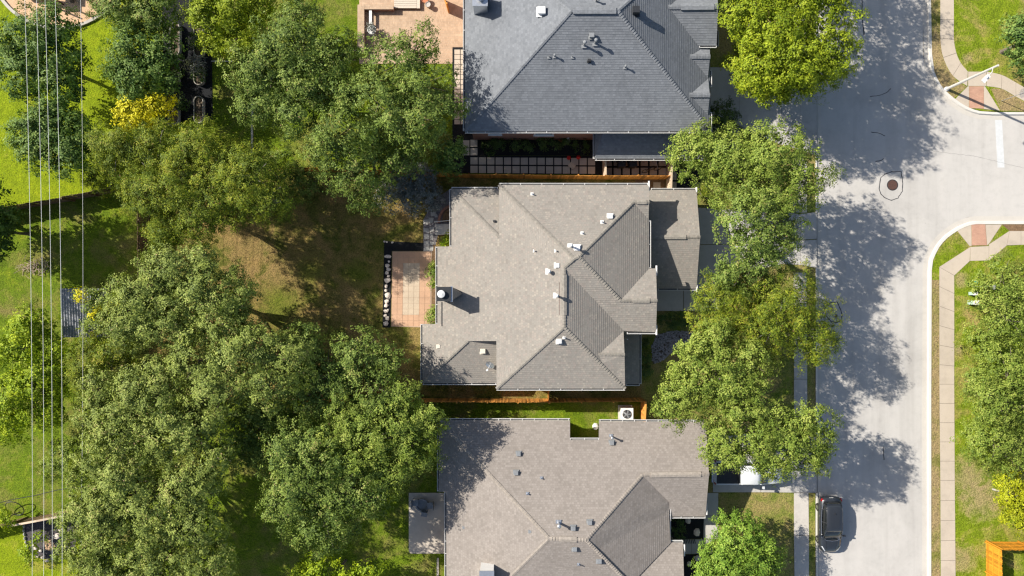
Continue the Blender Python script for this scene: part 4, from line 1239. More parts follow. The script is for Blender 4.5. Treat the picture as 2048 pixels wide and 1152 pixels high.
# ------------------------------------------------------------------ fences
board_meshes = {}
def board_mesh(w, h, mat):
    k = (w, h, mat.name)
    if k not in board_meshes:
        lst = []
        for s in range(3):
            mb = MB(); d = .02
            vs = [(-w / 2, -d / 2, 0), (w / 2, -d / 2, 0), (w / 2, d / 2, 0), (-w / 2, d / 2, 0)]
            top = [(-w / 2, h - .03), (-w / 2 + .025, h), (w / 2 - .025, h), (w / 2, h - .03)]
            v2 = [(x, -d / 2, z) for x, z in top] + [(x, d / 2, z) for x, z in top]
            mb.add([(-w / 2, -d / 2, 0), (w / 2, -d / 2, 0)] + v2[:4][::-1] + [(-w / 2, d / 2, 0), (w / 2, d / 2, 0)] + v2[4:][::-1],
                   [(0, 1, 2, 3, 4, 5), (11, 10, 9, 8, 7, 6), (0, 6, 7, 1), (1, 7, 8, 2), (2, 8, 9, 3), (3, 9, 10, 4), (4, 10, 11, 5), (5, 11, 6, 0)])
            me = bpy.data.meshes.new('board'); me.from_pydata(mb.v, [], mb.f); me.materials.append(mat); me.update(); lst.append(me)
        board_meshes[k] = lst
    return random.choice(board_meshes[k])

def fence(pts, label, mat, h=1.82, group=None, cap=None, side=1, missing=0.0):
    base = P(*pts[0]); t = thing('wooden_fence', label, 'fence', base, group=group)
    for a, b in zip(pts, pts[1:]):
        A, B = Vector(P(*a)), Vector(P(*b)); d = B - A; L = d.length; d.normalize(); ang = math.atan2(d.y, d.x)
        nn = Vector((-d.y, d.x, 0)) * side
        n = int(L / .145)
        for i in range(n):
            if random.random() < missing: continue
            o = bpy.data.objects.new('board', board_mesh(.138, h, mat))
            q = A + d * ((i + .5) * L / n) - Vector(base)
            o.location = (q.x, q.y, .03 + random.uniform(-.015, .015))
            o.rotation_euler = (random.gauss(0, .008), random.gauss(0, .006), ang + random.gauss(0, .012))
            link(o, t)
        m = max(1, round(L / 2.4))
        for i in range(m + 1):
            q = A + d * (L * i / m) + nn * .07
            MB().box((q.x, q.y, h / 2), (.09, .09, h), ang).build('post', mat, t)
        for z in (.35, h * .5, h - .25):
            q = (A + B) / 2 + nn * .035
            MB().box((q.x, q.y, z), (L, .04, .09), ang).build('rail', mat, t)
        if cap:
            q = (A + B) / 2 + nn * .02
            MB().box((q.x, q.y, h + .05), (L, .15, .035), ang).build('cap_rail', cap, t)
    return t
fence([(595, 342), (940, 356), (1206, 359)], 'long orange cedar fence between the slate roofed house and the tan roofed house', M['fence_orange'])
fence([(1206, 359), (1332, 359)], 'orange cedar fence section beside the black bins and bicycle', M['fence_orange'])
fence([(1204.5, 318), (1204.5, 357)], 'short pale cedar gate fence across the paver path', M['wood_top'], cap=M['wood_top'])
fence([(1333, 330), (1331, 385)], 'pale cedar side gate fence reaching the tan garage corner', M['wood_top'], cap=M['wood_top'])
fence([(620, 796), (1095, 797)], 'orange cedar fence behind the tan roofed house below the oak crowns', M['fence_orange'], side=-1)
fence([(1097, 797), (1283, 795)], 'dark orange cedar fence section in front of the air conditioner', M['fence_orange'], side=-1)
fence([(1095.5, 776), (1095.5, 796)], 'short orange cedar cross fence meeting the tan roofed house wall', M['fence_orange'])
fence([(1282, 797), (1280, 836)], 'short orange cedar return fence beside the air conditioner', M['fence_orange'], cap=M['fence_orange'])
fence([(299, 385), (300, 620)], 'weathered brown board fence running down to the sage oaks', M['fence_brown'])
fence([(300, 366), (200, 391), (150, 399)], 'dark weathered fence under the juniper along the lime lawn', M['fence_brown'], 1.75)
fence([(150, 401), (85, 411), (-60, 438)], 'dark weathered fence beneath the power lines along the lime lawn', M['fence_brown'], 1.75)
fence([(162, 1016), (100, 1028), (45, 1038)], 'brown fence with pale top rail beside the rock garden', M['fence_brown'], 1.6, cap=M['wood_top'])
fence([(55, 1033), (8, 1046), (-80, 1066)], 'leaning brown fence section beside the black hoop', M['fence_brown'], 1.5)
fence([(1970.5, 1260), (1970.5, 1083)], 'bright amber fence running beside the worn lawn', M['fence_amber'], 1.9)
fence([(1971, 1082), (2160, 1084)], 'bright amber fence meeting the corner under the yellow tree', M['fence_amber'], 1.9)

# ------------------------------------------------------------------ power lines with their two poles outside the frame
def wpx(px, py, z): return P(px, py, z)
wires = [((47, 71, 62, 65), 9.6, .016, 'western'), ((71, 85, 85, 88), 9.6, .016, 'b'), ((89, 102, 102, 105), 9.6, .016, 'c'), ((106, 122, 122, 125), 9.6, .018, 'd'), ((160, 165, 166, 160), 7.0, .013, 'low')]
wx = [(47, 62, 66), (71, 85, 88), (89, 102, 105), (106, 122, 126), (160, 166, 160)]
for i, (xa, xb, xc) in enumerate(wx):
    zlow = 8.6 if i < 4 else 6.2
    ztop = zlow + .45
    pts = []
    X = P(xb, 576, zlow)[0]
    for k in range(25):
        Y = 46 - 92 * k / 24
        z = zlow + (6.1e-4 * ((Y + 15) ** 2 - 225) if i < 4 else 6.6e-4 * Y * Y)
        pts.append((X, Y, z))
    o = MB().tube(pts, .013 if i < 4 else .010, 6).build('power_line', M['wire'])
    if i < 4: tag(o, ['thin pale power line of the close four, farthest from the sage oak grove', 'thin pale power line of the close four, third from the sage oak grove',
                     'thin pale power line of the close four, second from the sage oak grove', 'thin pale power line of the close four, nearest the sage oak grove'][i], 'power line', 'four parallel power lines')
    else: tag(o, 'fainter lower cable strung east of the four power lines', 'cable')
for y in (46, -46):
    x = P(95, 576, 8.6)[0]
    t = thing('utility_pole', 'wooden utility pole carrying the power lines ' + ('beyond the playground' if y > 0 else 'beyond the rock garden'), 'utility pole', (x, y, 0))
    ct = P(95, 0, 8.6)[0]
    MB().tube([(x, y, -.2), (x, y, 11.1)], [.17, .12], 10).build('pole', M['bark'], t)
    zc = (10.67 if y > 0 else 8.98)
    MB().box((x, y, zc), (3.6, .12, .14)).build('crossarm', M['bark'], t)
    MB().box((x + 1.0, y, 7.53), (4.2, .1, .12)).build('crossarm', M['bark'], t)

# ------------------------------------------------------------------ street light
b = P(1893, 178, .1); top = P(1996, 129, 6.05)
bx, by = b[0], b[1]
t = thing('street_light', 'tall pale metal street light leaning over the corner walk', 'street light', b)
MB().lathe(b, [(.2, 0), (.2, .05), (.13, .1), (.12, .35)], 14).build('base', M['pole'], t)
MB().tube([(bx, by, .1), (bx, by, 3), (bx, by, 6.05)], [.115, .10, .075], 12).build('pole', M['pole'], t)
lx, ly, lz = P(1972, 157, 6.15)
MB().tube([(bx, by, 5.5), (bx + (lx - bx) * .5, by + (ly - by) * .5, 6.1), (lx, ly, 6.25)], .035, 8).build('arm', M['pole'], t)
ang = math.atan2(ly - by, lx - bx)
lh = MB(); lh.box((lx, ly, 6.22), (.62, .32, .1), ang, 0, .8); lh.box((lx + math.cos(ang) * .12, ly + math.sin(ang) * .12, 6.15), (.42, .3, .08), ang)
hd = lh.build('lamp_head', M['white'], t)
MB().lathe((lx, ly, 6.27), [(.09, 0), (.09, .09), (.06, .11)], 10).build('photocell', M['metal'], hd)
# stop sign seen from behind
b = P(2003, 202, .1); t = thing('stop_sign', 'octagonal stop sign on a thin post seen from behind', 'sign', b)
MB().tube([(b[0], b[1], .08), (b[0], b[1], 2.75)], .028, 8).build('post', M['metal'], t)
vs = [(b[0] + .04, b[1] + .38 * math.cos(R(22.5 + 45 * k)), 2.38 + .38 * math.sin(R(22.5 + 45 * k))) for k in range(8)]
mk('plate', vs + [(x + .006, y, z) for x, y, z in vs], [list(range(8))[::-1], list(range(8, 16))] + [(i, (i + 1) % 8, 8 + (i + 1) % 8, 8 + i) for i in range(8)], M['metal'], t)
vr = [(b[0] + .05, b[1] + .36 * math.cos(R(22.5 + 45 * k)), 2.38 + .36 * math.sin(R(22.5 + 45 * k))) for k in range(8)]
mk('face', vr, [list(range(8))], M['red'], t)
# sign post + utility pedestals in the corner lawn
b = P(1946, 573, .1); t = thing('sign_post', 'pale square post with a small plate rising through the corner tree', 'post', b)
MB().box((b[0], b[1], 1.4), (.05, .05, 2.6)).build('post', M['metal'], t)
MB().box((b[0] + .02, b[1] - .06, 2.5), (.03, .34, .24)).build('plate', M['metal'], t)
for px, py, w, hh, lb in ((1941, 587, .32, .6, 'short pale utility pedestal beside the white post in the corner lawn'), (1940, 605, .42, .75, 'wider pale utility pedestal south of the white post in the corner lawn')):
    b = P(px, py, .1); t = thing('utility_pedestal', lb, 'utility box', b)
    MB().box((b[0], b[1], .1 + hh / 2), (w, w * .8, hh), 0, 0, .92).build('cabinet', M['teal'], t)
    MB().box((b[0], b[1], .12 + hh), (w * 1.05, w * .85, .05)).build('lid', M['white'], t)
b = P(1952, 564, .1); t = thing('valve_box', 'round green irrigation valve lid in the corner lawn', 'valve box', b)
MB().lathe(b, [(.17, 0), (.17, .035), (.15, .04)], 18).build('lid', M['green_plastic'], t)
MB().box((b[0], b[1], .143), (.1, .025, .012)).build('handle', M['green_plastic'], t)

# ------------------------------------------------------------------ air conditioner
b = P(1250, 824, .06); t = thing('air_conditioner', 'square beige air conditioner with a round fan grille', 'air conditioner', b)
MB().box((b[0], b[1], .11), (1.15, 1.15, .1)).build('pad', M['walk_grey'], t)
ab = MB().box((b[0], b[1], .58), (.95, .95, .84)).build('cabinet', M['stucco'], t)
MB().box((b[0], b[1], 1.02), (1.0, 1.0, .05)).build('top', M['white'], t)
gr = MB().lathe((b[0], b[1], 1.045), [(.36, 0), (.36, .02)], 28).build('fan_grille', M['dark'], t)
mb = MB()
for k in range(5):
    a = k * R(72); mb.box((b[0] + math.cos(a) * .18, b[1] + math.sin(a) * .18, 1.072), (.28, .10, .012), a + .2)
mb.lathe((b[0], b[1], 1.066), [(.07, 0), (.06, .025)], 12)
mb.build('fan', M['grey_vent'], gr)
mb = MB()
for rr in (.1, .18, .26, .34):
    mb.tube([(b[0] + rr * math.cos(R(k * 20)), b[1] + rr * math.sin(R(k * 20)), 1.088) for k in range(19)], .006, 5, cap=False)
mb.build('guard', M['metal'], gr)

# ------------------------------------------------------------------ cars
def paint_mat(name, c, rough=.25, coat=1.0, metal=0.0):
    m, nt, b_ = new_mat(name)
    b_.inputs['Base Color'].default_value = (*c, 1)
    f = ramp(nt, noise(nt, 30, 3, .6, geo_pos(nt)), [(.3, tuple(x * .93 for x in c)), (.7, c)])
    nt.links.new(f, b_.inputs['Base Color'])
    b_.inputs['Roughness'].default_value = rough; b_.inputs['Metallic'].default_value = metal
    b_.inputs['Coat Weight'].default_value = coat; b_.inputs['Coat Roughness'].default_value = .06
    return m
M['car_dark'] = paint_mat('charcoal_car_paint', (.034, .038, .045), .35, .8, .35)
M['car_white'] = paint_mat('white_car_paint', (.58, .60, .62), .35, .6)
M['car_glass'] = plain('car_glass', (.012, .014, .016), .04, 0, .05, 1, .8)
M['tyre'] = plain('tyre_rubber', (.018, .018, .019), .85)
M['rim'] = plain('alloy_rim', (.5, .5, .52), .3, .8)
M['chrome'] = plain('chrome_trim', (.7, .7, .72), .15, .9)
M['lamp_clear'] = plain('headlamp_lens', (.65, .67, .70), .1, .2)
M['lamp_red'] = plain('tail_lamp', (.28, .008, .012), .15)

def loft(stations, ring_fn, name, mat, parent, smooth=True, close=True):
    rings = [ring_fn(*s) for s in stations]
    n = len(rings[0]); vs = [p for r in rings for p in r]; fs = []
    for i in range(len(rings) - 1):
        for k in range(n - (0 if close else 1)):
            fs.append((i * n + k, (i + 1) * n + k, (i + 1) * n + (k + 1) % n, i * n + (k + 1) % n))
    fs.append(list(range(n))); fs.append([(len(rings) - 1) * n + k for k in range(n)][::-1])
    o = mk(name, vs, fs, mat, parent, world=False, smooth=smooth)
    return o

def wheel(x, y, r, w, parent):
    t = MB()
    prof = [(r * .62, -w / 2), (r * .93, -w / 2), (r, -w / 2 + .04), (r, w / 2 - .04), (r * .93, w / 2), (r * .62, w / 2)]
    vs, fs, n = [], [], 20
    for q, z in prof:
        for k in range(n):
            a = 2 * math.pi * k / n; vs.append((x + z, y + q * math.cos(a), r + q * math.sin(a)))
    for i in range(len(prof) - 1):
        for k in range(n): fs.append((i * n + k, i * n + (k + 1) % n, (i + 1) * n + (k + 1) % n, (i + 1) * n + k))
    wh = mk('wheel', vs, fs, M['tyre'], parent, world=False)
    mb = MB()
    sx = 1 if x > 0 else -1
    xo = x + sx * (w / 2 - .03)
    ring = [(xo, y + r * .62 * math.cos(2 * math.pi * k / n), r + r * .62 * math.sin(2 * math.pi * k / n)) for k in range(n)]
    mb.add(ring, [list(range(n))])
    mk('rim', mb.v, mb.f, M['dark'], wh, world=False)
    mb = MB()
    for k in range(5):
        a = 2 * math.pi * k / 5
        d = (math.cos(a), math.sin(a)); e = (-d[1], d[0])
        vs = []
        for q, ww in ((.03, .04), (r * .62, .05)):
            for s in (-1, 1):
                vs.append((xo + sx * .012, y + d[0] * q + e[0] * ww * s, r + d[1] * q + e[1] * ww * s))
        mb.add(vs, [(0, 1, 3, 2)])
    mk('spoke', mb.v, mb.f, M['rim'], wh, world=False)
    return wh

def hatchback(loc, rz, label):
    t = thing('parked_car', label, 'car', loc, rz)
    # local: +y is the front
    def ring(y, wb, wm, wt, z0, zm, zt, crown):
        # half-section from sill to centreline, mirrored
        half = [(wb * .86, z0), (wb, z0 + .10), (wm, zm), (wt, zt), (wt * .55, zt + crown * .8)]
        r_ = [(-x, y, z) for x, z in half] + [(0, y, zt + crown)] + [(x, y, z) for x, z in half[::-1]]
        return r_
    st = [(-2.26, .55, .60, .55, .42, .62, .78, .02), (-2.20, .72, .76, .68, .30, .66, .93, .03), (-2.0, .82, .86, .76, .22, .68, .98, .03), (-1.4, .87, .905, .80, .20, .66, .97, .03), (-.6, .88, .905, .82, .19, .64, .95, .03), (.3, .88, .905, .82, .19, .64, .93, .04),
          (.95, .88, .90, .80, .19, .64, .92, .07), (1.45, .87, .89, .74, .21, .64, .87, .07), (1.85, .82, .84, .66, .24, .60, .78, .06), (2.1, .70, .73, .52, .28, .54, .68, .05), (2.24, .50, .52, .36, .36, .50, .58, .02)]
    body = loft(st, ring, 'body', M['car_dark'], t)
    def cab(y, w0, w1, z0, z1, crown):
        half = [(w0, z0), ((w0 + w1) / 2 + .02, (z0 + z1) / 2), (w1, z1)]
        return [(-x, y, z) for x, z in half] + [(-w1 * .5, y, z1 + crown * .8), (0, y, z1 + crown), (w1 * .5, y, z1 + crown * .8)] + [(x, y, z) for x, z in half[::-1]]
    gl = loft([(-2.0, .66, .60, .95, .99, .01), (-1.62, .74, .60, .96, 1.36, .02), (-1.2, .78, .60, .96, 1.44, .02), (-.3, .80, .60, .95, 1.46, .02), (.2, .80, .59, .95, 1.42, .02), (.55, .79, .58, .94, 1.27, .02), (1.12, .72, .62, .92, .97, .02)], cab, 'window_band', M['car_glass'], t)
    rp = [(-1.78, .56, .57, 1.26, 1.275, .02), (-1.62, .585, .585, 1.36, 1.385, .03), (-1.2, .60, .60, 1.43, 1.465, .03), (-.3, .605, .60, 1.45, 1.485, .03), (.15, .595, .59, 1.43, 1.455, .03), (.32, .58, .57, 1.37, 1.39, .02)]
    roof = loft(rp, cab, 'roof', M['car_dark'], t)
    mk('antenna', *(lambda m: (m.v, m.f))(MB().box((0, -1.15, 1.55), (.05, .14, .07), 0, 0, .5)), M['dark'], roof, world=False)
    # pillars and chrome window line
    for s in (-1, 1):
        for (y0, z0, x0, y1, z1, x1, rr) in ((1.05, .95, .77, .2, 1.44, .60, .035), (-.35, .95, .815, -.38, 1.46, .62, .03), (-1.35, .96, .80, -1.5, 1.42, .61, .05), (-1.85, .97, .70, -1.62, 1.37, .60, .045)):
            mk('pillar', *(lambda m: (m.v, m.f))(MB().tube([(s * x0, y0, z0), (s * x1, y1, z1)], rr, 6)), M['car_dark'], t, world=False)
        mk('window_trim', *(lambda m: (m.v, m.f))(MB().tube([(s * .80, .95, .95), (s * .835, .2, .965), (s * .835, -.6, .975), (s * .82, -1.3, .985), (s * .74, -1.7, 1.03)], .014, 5)), M['chrome'], t, world=False)
        mk('roof_trim', *(lambda m: (m.v, m.f))(MB().tube([(s * .62, .25, 1.42), (s * .635, -.4, 1.475), (s * .63, -1.2, 1.455), (s * .615, -1.6, 1.38)], .012, 5)), M['dark'], t, world=False)
        mir = mk('mirror', *(lambda m: (m.v, m.f))(MB().box((s * .98, .78, 1.0), (.22, .12, .15), 0, 0, .85)), M['car_dark'], t, world=False)
        mk('headlight', *(lambda m: (m.v, m.f))(MB().add([(s * .52, 2.14, .62), (s * .66, 1.98, .60), (s * .80, 1.72, .68), (s * .76, 1.70, .80), (s * .60, 1.96, .76), (s * .50, 2.10, .70)], [(0, 1, 2, 3, 4, 5)])), M['lamp_clear'], t, world=False)
        mk('headlight_lens', *(lambda m: (m.v, m.f))(MB().add([(s * .46, 2.125, .72), (s * .60, 1.975, .78), (s * .775, 1.70, .815), (s * .72, 1.66, .855), (s * .56, 1.93, .815), (s * .44, 2.08, .745)], [(0, 1, 2, 3, 4, 5)])), M['lamp_clear'], t, world=False)
        mk('taillight', *(lambda m: (m.v, m.f))(MB().box((s * .76, -2.08, .88), (.12, .26, .14), -s * .35, 0, .8)), M['lamp_red'], t, world=False)
        for dy in (.35, -.75): mk('door_handle', *(lambda m: (m.v, m.f))(MB().box((s * .905, dy, .80), (.03, .18, .035))), M['chrome'], t, world=False)
        for wy in (1.32, -1.32): wheel(s * .80, wy, .325, .22, t)
    mk('windscreen_base', *(lambda m: (m.v, m.f))(MB().tube([(-.72, 1.02, .965), (-.4, 1.16, .99), (0, 1.2, 1.0), (.4, 1.16, .99), (.72, 1.02, .965)], .022, 6)), M['chrome'], t, world=False)
    mk('wiper', *(lambda m: (m.v, m.f))(MB().tube([(.25, 1.14, 1.01), (-.35, .98, 1.06)], .012, 5)), M['dark'], t, world=False)
    for s in (-1, 1):
        mk('hood_crease', *(lambda m: (m.v, m.f))(MB().tube([(s * .48, 1.15, .985), (s * .45, 1.6, .935), (s * .36, 2.02, .80)], .008, 4)), M['dark'], body, world=False)
    mk('number_plate', *(lambda m: (m.v, m.f))(MB().box((0, -2.245, .80), (.32, .02, .12))), M['white'], t, world=False)
    mk('rear_spoiler', *(lambda m: (m.v, m.f))(MB().box((0, -1.80, 1.30), (1.1, .16, .04))), M['car_dark'], t, world=False)
    return t
b = P(1668, 1051, 0)
cc = P(1667, 1051, .7)
hatchback((cc[0] - .25, cc[1] + .05, .006), math.pi, 'charcoal grey hatchback parked at the kerb in the sun')

def pickup(loc, rz, label):
    t = thing('pickup_truck', label, 'truck', loc, rz)
    def ring(y, w, z0, zt, crown=.02):
        half = [(w * .9, z0), (w, z0 + .12), (w * 1.01, (z0 + zt) / 2), (w * .97, zt - .05), (w * .9, zt)]
        return [(-x, y, z) for x, z in half] + [(0, y, zt + crown)] + [(x, y, z) for x, z in half[::-1]]
    body = loft([(-2.78, .86, .5, 1.06), (-2.72, .92, .42, 1.08), (-1.0, .96, .38, 1.10), (.2, .96, .36, 1.10), (1.1, .96, .36, 1.10, .04), (1.8, .94, .38, 1.06, .05), (2.4, .88, .42, 1.0, .04), (2.66, .72, .48, .9, .03), (2.74, .55, .55, .8)], ring, 'body', M['car_white'], t)
    mk('bed_cover', *(lambda m: (m.v, m.f))(MB().box((0, -1.84, 1.135), (1.66, 1.72, .05))), M['dark'], t, world=False)
    for s in (-1, 1): mk('bed_rail', *(lambda m: (m.v, m.f))(MB().box((s * .89, -1.84, 1.12), (.11, 1.8, .06))), M['car_white'], t, world=False)
    mk('tailgate', *(lambda m: (m.v, m.f))(MB().box((0, -2.76, .85), (1.6, .07, .5))), M['car_white'], t, world=False)
    def cab(y, w0, w1, z0, z1, crown=.02):
        half = [(w0, z0), ((w0 + w1) / 2 + .02, (z0 + z1) / 2), (w1, z1)]
        return [(-x, y, z) for x, z in half] + [(0, y, z1 + crown)] + [(x, y, z) for x, z in half[::-1]]
    loft([(-.98, .88, .72, 1.06, 1.12), (-.90, .88, .70, 1.06, 1.72), (.3, .89, .70, 1.06, 1.76), (.65, .88, .69, 1.06, 1.70), (1.35, .84, .74, 1.06, 1.12)], cab, 'window_band', M['car_glass'], t)
    loft([(-.97, .73, .72, 1.62, 1.66), (-.90, .74, .72, 1.70, 1.76), (.3, .74, .72, 1.74, 1.80), (.62, .73, .70, 1.70, 1.745)], cab, 'roof', M['car_white'], t)
    for s in (-1, 1):
        for y0, y1 in ((1.3, .6), (-.93, -.88), (.1, .1)):
            mk('pillar', *(lambda m: (m.v, m.f))(MB().tube([(s * .87, y0, 1.08), (s * .72, y1, 1.74)], .05, 6)), M['car_white'], t, world=False)
        mk('mirror', *(lambda m: (m.v, m.f))(MB().box((s * 1.12, 1.0, 1.25), (.24, .14, .22), 0, 0, .85)), M['car_white'], t, world=False)
        mk('headlight', *(lambda m: (m.v, m.f))(MB().box((s * .68, 2.58, .82), (.3, .2, .18), -s * .4)), M['lamp_clear'], t, world=False)
        mk('taillight', *(lambda m: (m.v, m.f))(MB().box((s * .88, -2.74, .85), (.12, .1, .36))), M['lamp_red'], t, world=False)
        for wy in (1.75, -1.75): wheel(s * .84, wy, .38, .26, t)
    mk('bumper', *(lambda m: (m.v, m.f))(MB().box((0, -2.88, .55), (1.75, .16, .18))), M['chrome'], t, world=False)
    return t
pc = P(1500, 946, 1.1)
pickup((pc[0], pc[1] + .02, .095), -math.pi / 2, 'white pickup truck with a black bed cover under the street tree')

# ------------------------------------------------------------------ small things around the houses
def pot(px, py, r, h, mat, label, plant=None, seed=0, z=.09):
    b = P(px, py, z); t = thing('plant_pot', label, 'plant pot', b)
    MB().lathe(b, [(r * .7, 0), (r, h * .85), (r * 1.1, h * .86), (r * 1.1, h), (r * .95, h), (r * .95, h * .9), (.01, h * .9)], 16).build('pot', mat, t)
    return t, b
# wheeled bins
for i, (px, lb) in enumerate(((1240, 'black wheeled bin with closed lid beside the low slate roof'), (1262, 'black wheeled bin with its lid ajar next to the bicycle'))):
    b = P(px, 330, .1); t = thing('wheeled_bin', lb, 'bin', b, group=None)
    mb = MB(); mb.box((b[0], b[1], .58), (.52, .58, .95), 0, 0, 1.12); mb.build('bin_body', M['dark'], t)
    mb = MB(); mb.box((b[0], b[1], 1.09), (.64, .70, .07), .0 if i == 0 else .12, 0, .9); mb.build('lid', M['dark'], t)
    mb = MB(); mb.tube([(b[0] - .24, b[1] + .4, 1.02), (b[0] + .24, b[1] + .4, 1.02)], .02, 6); mb.build('handle', M['dark'], t)
    for s in (-1, 1):
        MB().tube([(b[0] + s * .25, b[1] + .27, .2), (b[0] + s * .31, b[1] + .27, .2)], .1, 10).build('wheel', M['tyre'], t)
# bicycle
b = P(1301, 338, .1); t = thing('bicycle', 'dark bicycle leaning by the orange fence', 'bicycle', b, R(12))
def bw(x):
    ring_ = [(x + .31 * math.cos(R(a)), -.12 + .33 * .35 * math.sin(R(a)) * 0 + .08 * math.sin(R(a)), .33 + .31 * math.sin(R(a))) for a in range(0, 361, 18)]
    m = MB().tube(ring_, .025, 6, cap=False); o = mk('wheel', m.v, m.f, M['tyre'], t, world=False)
    m = MB()
    for a in range(0, 180, 30):
        m.tube([(x + .3 * math.cos(R(a)), -.12 + .08 * math.sin(R(a)), .33 + .3 * math.sin(R(a))), (x - .3 * math.cos(R(a)), -.12 - .08 * math.sin(R(a)), .33 - .3 * math.sin(R(a)))], .005, 4)
    mk('spoke', m.v, m.f, M['metal'], o, world=False)
bw(-.5); bw(.5)
m = MB()
for a, c in (((-.5, -.12, .33), (-.05, -.12, .30)), ((-.05, -.12, .30), (-.18, 0, .78)), ((-.05, -.12, .30), (.38, -.02, .72)), ((-.18, 0, .78), (.38, -.02, .76)), ((.38, -.02, .72), (.5, -.12, .33)), ((-.5, -.12, .33), (-.17, -.01, .72)), ((.38, -.02, .72), (.36, 0, .98))):
    m.tube([a, c], .018, 6)
mk('frame', m.v, m.f, M['dark'], t, world=False)
m = MB().tube([(.33, -.28, 1.0), (.37, 0, .98), (.33, .28, 1.0)], .014, 6); mk('handlebar', m.v, m.f, M['metal'], t, world=False)
m = MB().box((-.2, .01, .84), (.26, .14, .06), 0, 0, .8); mk('saddle', m.v, m.f, M['dark'], t, world=False)
# stool, flower pots, ornaments
b = P(1143, 333, .1); t = thing('garden_stool', 'small square tan wooden stool on the pavers', 'stool', b, R(-40))
m = MB().box((0, 0, .42), (.52, .40, .05)); mk('seat', m.v, m.f, M['wood_top'], t, world=False)
for sx in (-1, 1):
    for sy in (-1, 1):
        m = MB().box((sx * .2, sy * .15, .2), (.05, .05, .4)); mk('leg', m.v, m.f, M['wood_top'], t, world=False)
for px, py, lb in ((1137, 317, 'red lantern on the pavers beside the planted bed'), (1156, 316, 'red lantern next to the low slate roof corner')):
    b = P(px, py, .1); t = thing('garden_lantern', lb, 'lantern', b)
    MB().lathe(b, [(.12, 0), (.15, .08), (.13, .3), (.16, .34), (.03, .46)], 12).build('body', M['red'], t)
    MB().tube([(b[0] - .1, b[1], .44), (b[0], b[1], .6), (b[0] + .1, b[1], .44)], .012, 5).build('handle', M['dark'], t)
b = P(1121, 280, .1); t = thing('ceramic_pot', 'round coral red ceramic pot against the brick wall', 'plant pot', b)
MB().lathe(b, [(.14, 0), (.22, .18), (.2, .36), (.14, .42), (.12, .4), (.01, .36)], 16).build('pot', M['terracotta'], t)
b = P(1135, 280, .1); t = thing('garden_statue', 'pale blue white angel statue in the shaded bed', 'statue', b)
MB().lathe(b, [(.2, 0), (.2, .12), (.14, .16), (.17, .45), (.1, .62), (.05, .66), (.09, .74), (.08, .84), (.02, .9)], 12).build('figure', M['white'], t)
for s in (-1, 1):
    MB().add([(b[0], b[1] + .06, .6), (b[0] + s * .32, b[1] + .1, .78), (b[0] + s * .3, b[1] + .12, .5), (b[0] + s * .1, b[1] + .08, .36)], [(0, 1, 2, 3)]).build('wing', M['white'], t)
# patio furniture of the first house
b = P(743, 38, .09); t = thing('patio_bench', 'narrow white bench inside the low brick wall', 'bench', b)
MB().box((b[0], b[1], .48), (.22, 1.1, .05)).build('seat', M['white'], t)
for s in (-1, 1): MB().box((b[0], b[1] + s * .45, .26), (.18, .06, .4)).build('leg', M['white'], t)
b = P(893, 14, .09); t = thing('privacy_screen', 'brown wooden privacy screen casting a shadow toward the slate roof', 'screen', b, R(-72))
for k in range(7):
    m = MB().box((-.45 + k * .15, 0, .95), (.145, .03, 1.8)); mk('board', m.v, m.f, M['fence_orange'], t, world=False)
for s in (-1, 1):
    m = MB().box((s * .5, .05, .95), (.1, .1, 1.9)); mk('post', m.v, m.f, M['fence_orange'], t, world=False)
pot(857, 13, .2, .45, M['walk_grey'], 'pale round pot on the brick patio beside the deck')
pot(851, 3, .24, .4, M['terracotta'], 'terracotta pot on the brick patio beside the deck')
b = P(745, 62, .09); t, b2 = pot(746, 64, .33, .5, M['white'], 'white pot with silvery plant by the low brick wall')
# fire pit and hose ring etc.
b = P(845, 1008, .11); t = thing('patio_fire_pit', 'round dark fire pit on the concrete patio', 'fire pit', b)
MB().lathe(b, [(.42, 0), (.5, .3), (.52, .36), (.42, .36), (.38, .2), (.01, .16)], 20).build('bowl', M['grey_vent'], t)
for k in range(3): MB().box((b[0] + .36 * math.cos(k * 2.1), b[1] + .36 * math.sin(k * 2.1), .18), (.06, .06, .16)).build('leg', M['grey_vent'], t)
for i, (px, py) in enumerate(((832, 1003), (862, 1008), (850, 1024))):
    b = P(px, py, .11); t = thing('patio_chair', ['dark patio chair on the lawn side of the fire pit', 'dark patio chair on the house side of the fire pit', 'dark patio chair on the open slab side of the fire pit'][i], 'chair', b, [R(-90), R(95), R(170)][i], 'chairs around the fire pit')
    m = MB().box((0, 0, .42), (.5, .5, .05)); mk('seat', m.v, m.f, M['grey_vent'], t, world=False)
    m = MB().box((0, -.26, .72), (.5, .05, .55)); mk('backrest', m.v, m.f, M['grey_vent'], t, world=False)
    for sx in (-1, 1):
        for sy in (-1, 1):
            m = MB().box((sx * .21, sy * .21, .2), (.04, .04, .42)); mk('leg', m.v, m.f, M['grey_vent'], t, world=False)
b = P(29, 1020, .06); t = thing('black_hoop', 'large black hoop leaning by the brown fence', 'hoop', b)
cc = P(29, 1017, .5)
pts = [(cc[0] + .72 * math.cos(R(a)), cc[1] + .66 * math.sin(R(a)), .5 + .38 * math.sin(R(a)) ) for a in range(0, 361, 12)]
MB().tube(pts, .035, 8, cap=False).build('ring', M['dark'], t)
b = P(10, 1003, .06)
tag(MB().tube([P(-40, 1013, .07), P(0, 1005, .08), P(30, 998, .07), P(70, 991, .08), P(110, 981, .07), P(145, 975, .08), P(180, 974, .07)], .022, 6).build('garden_hose', M['dark']), 'thin dark hose lying across the lower left lawn', 'hose')
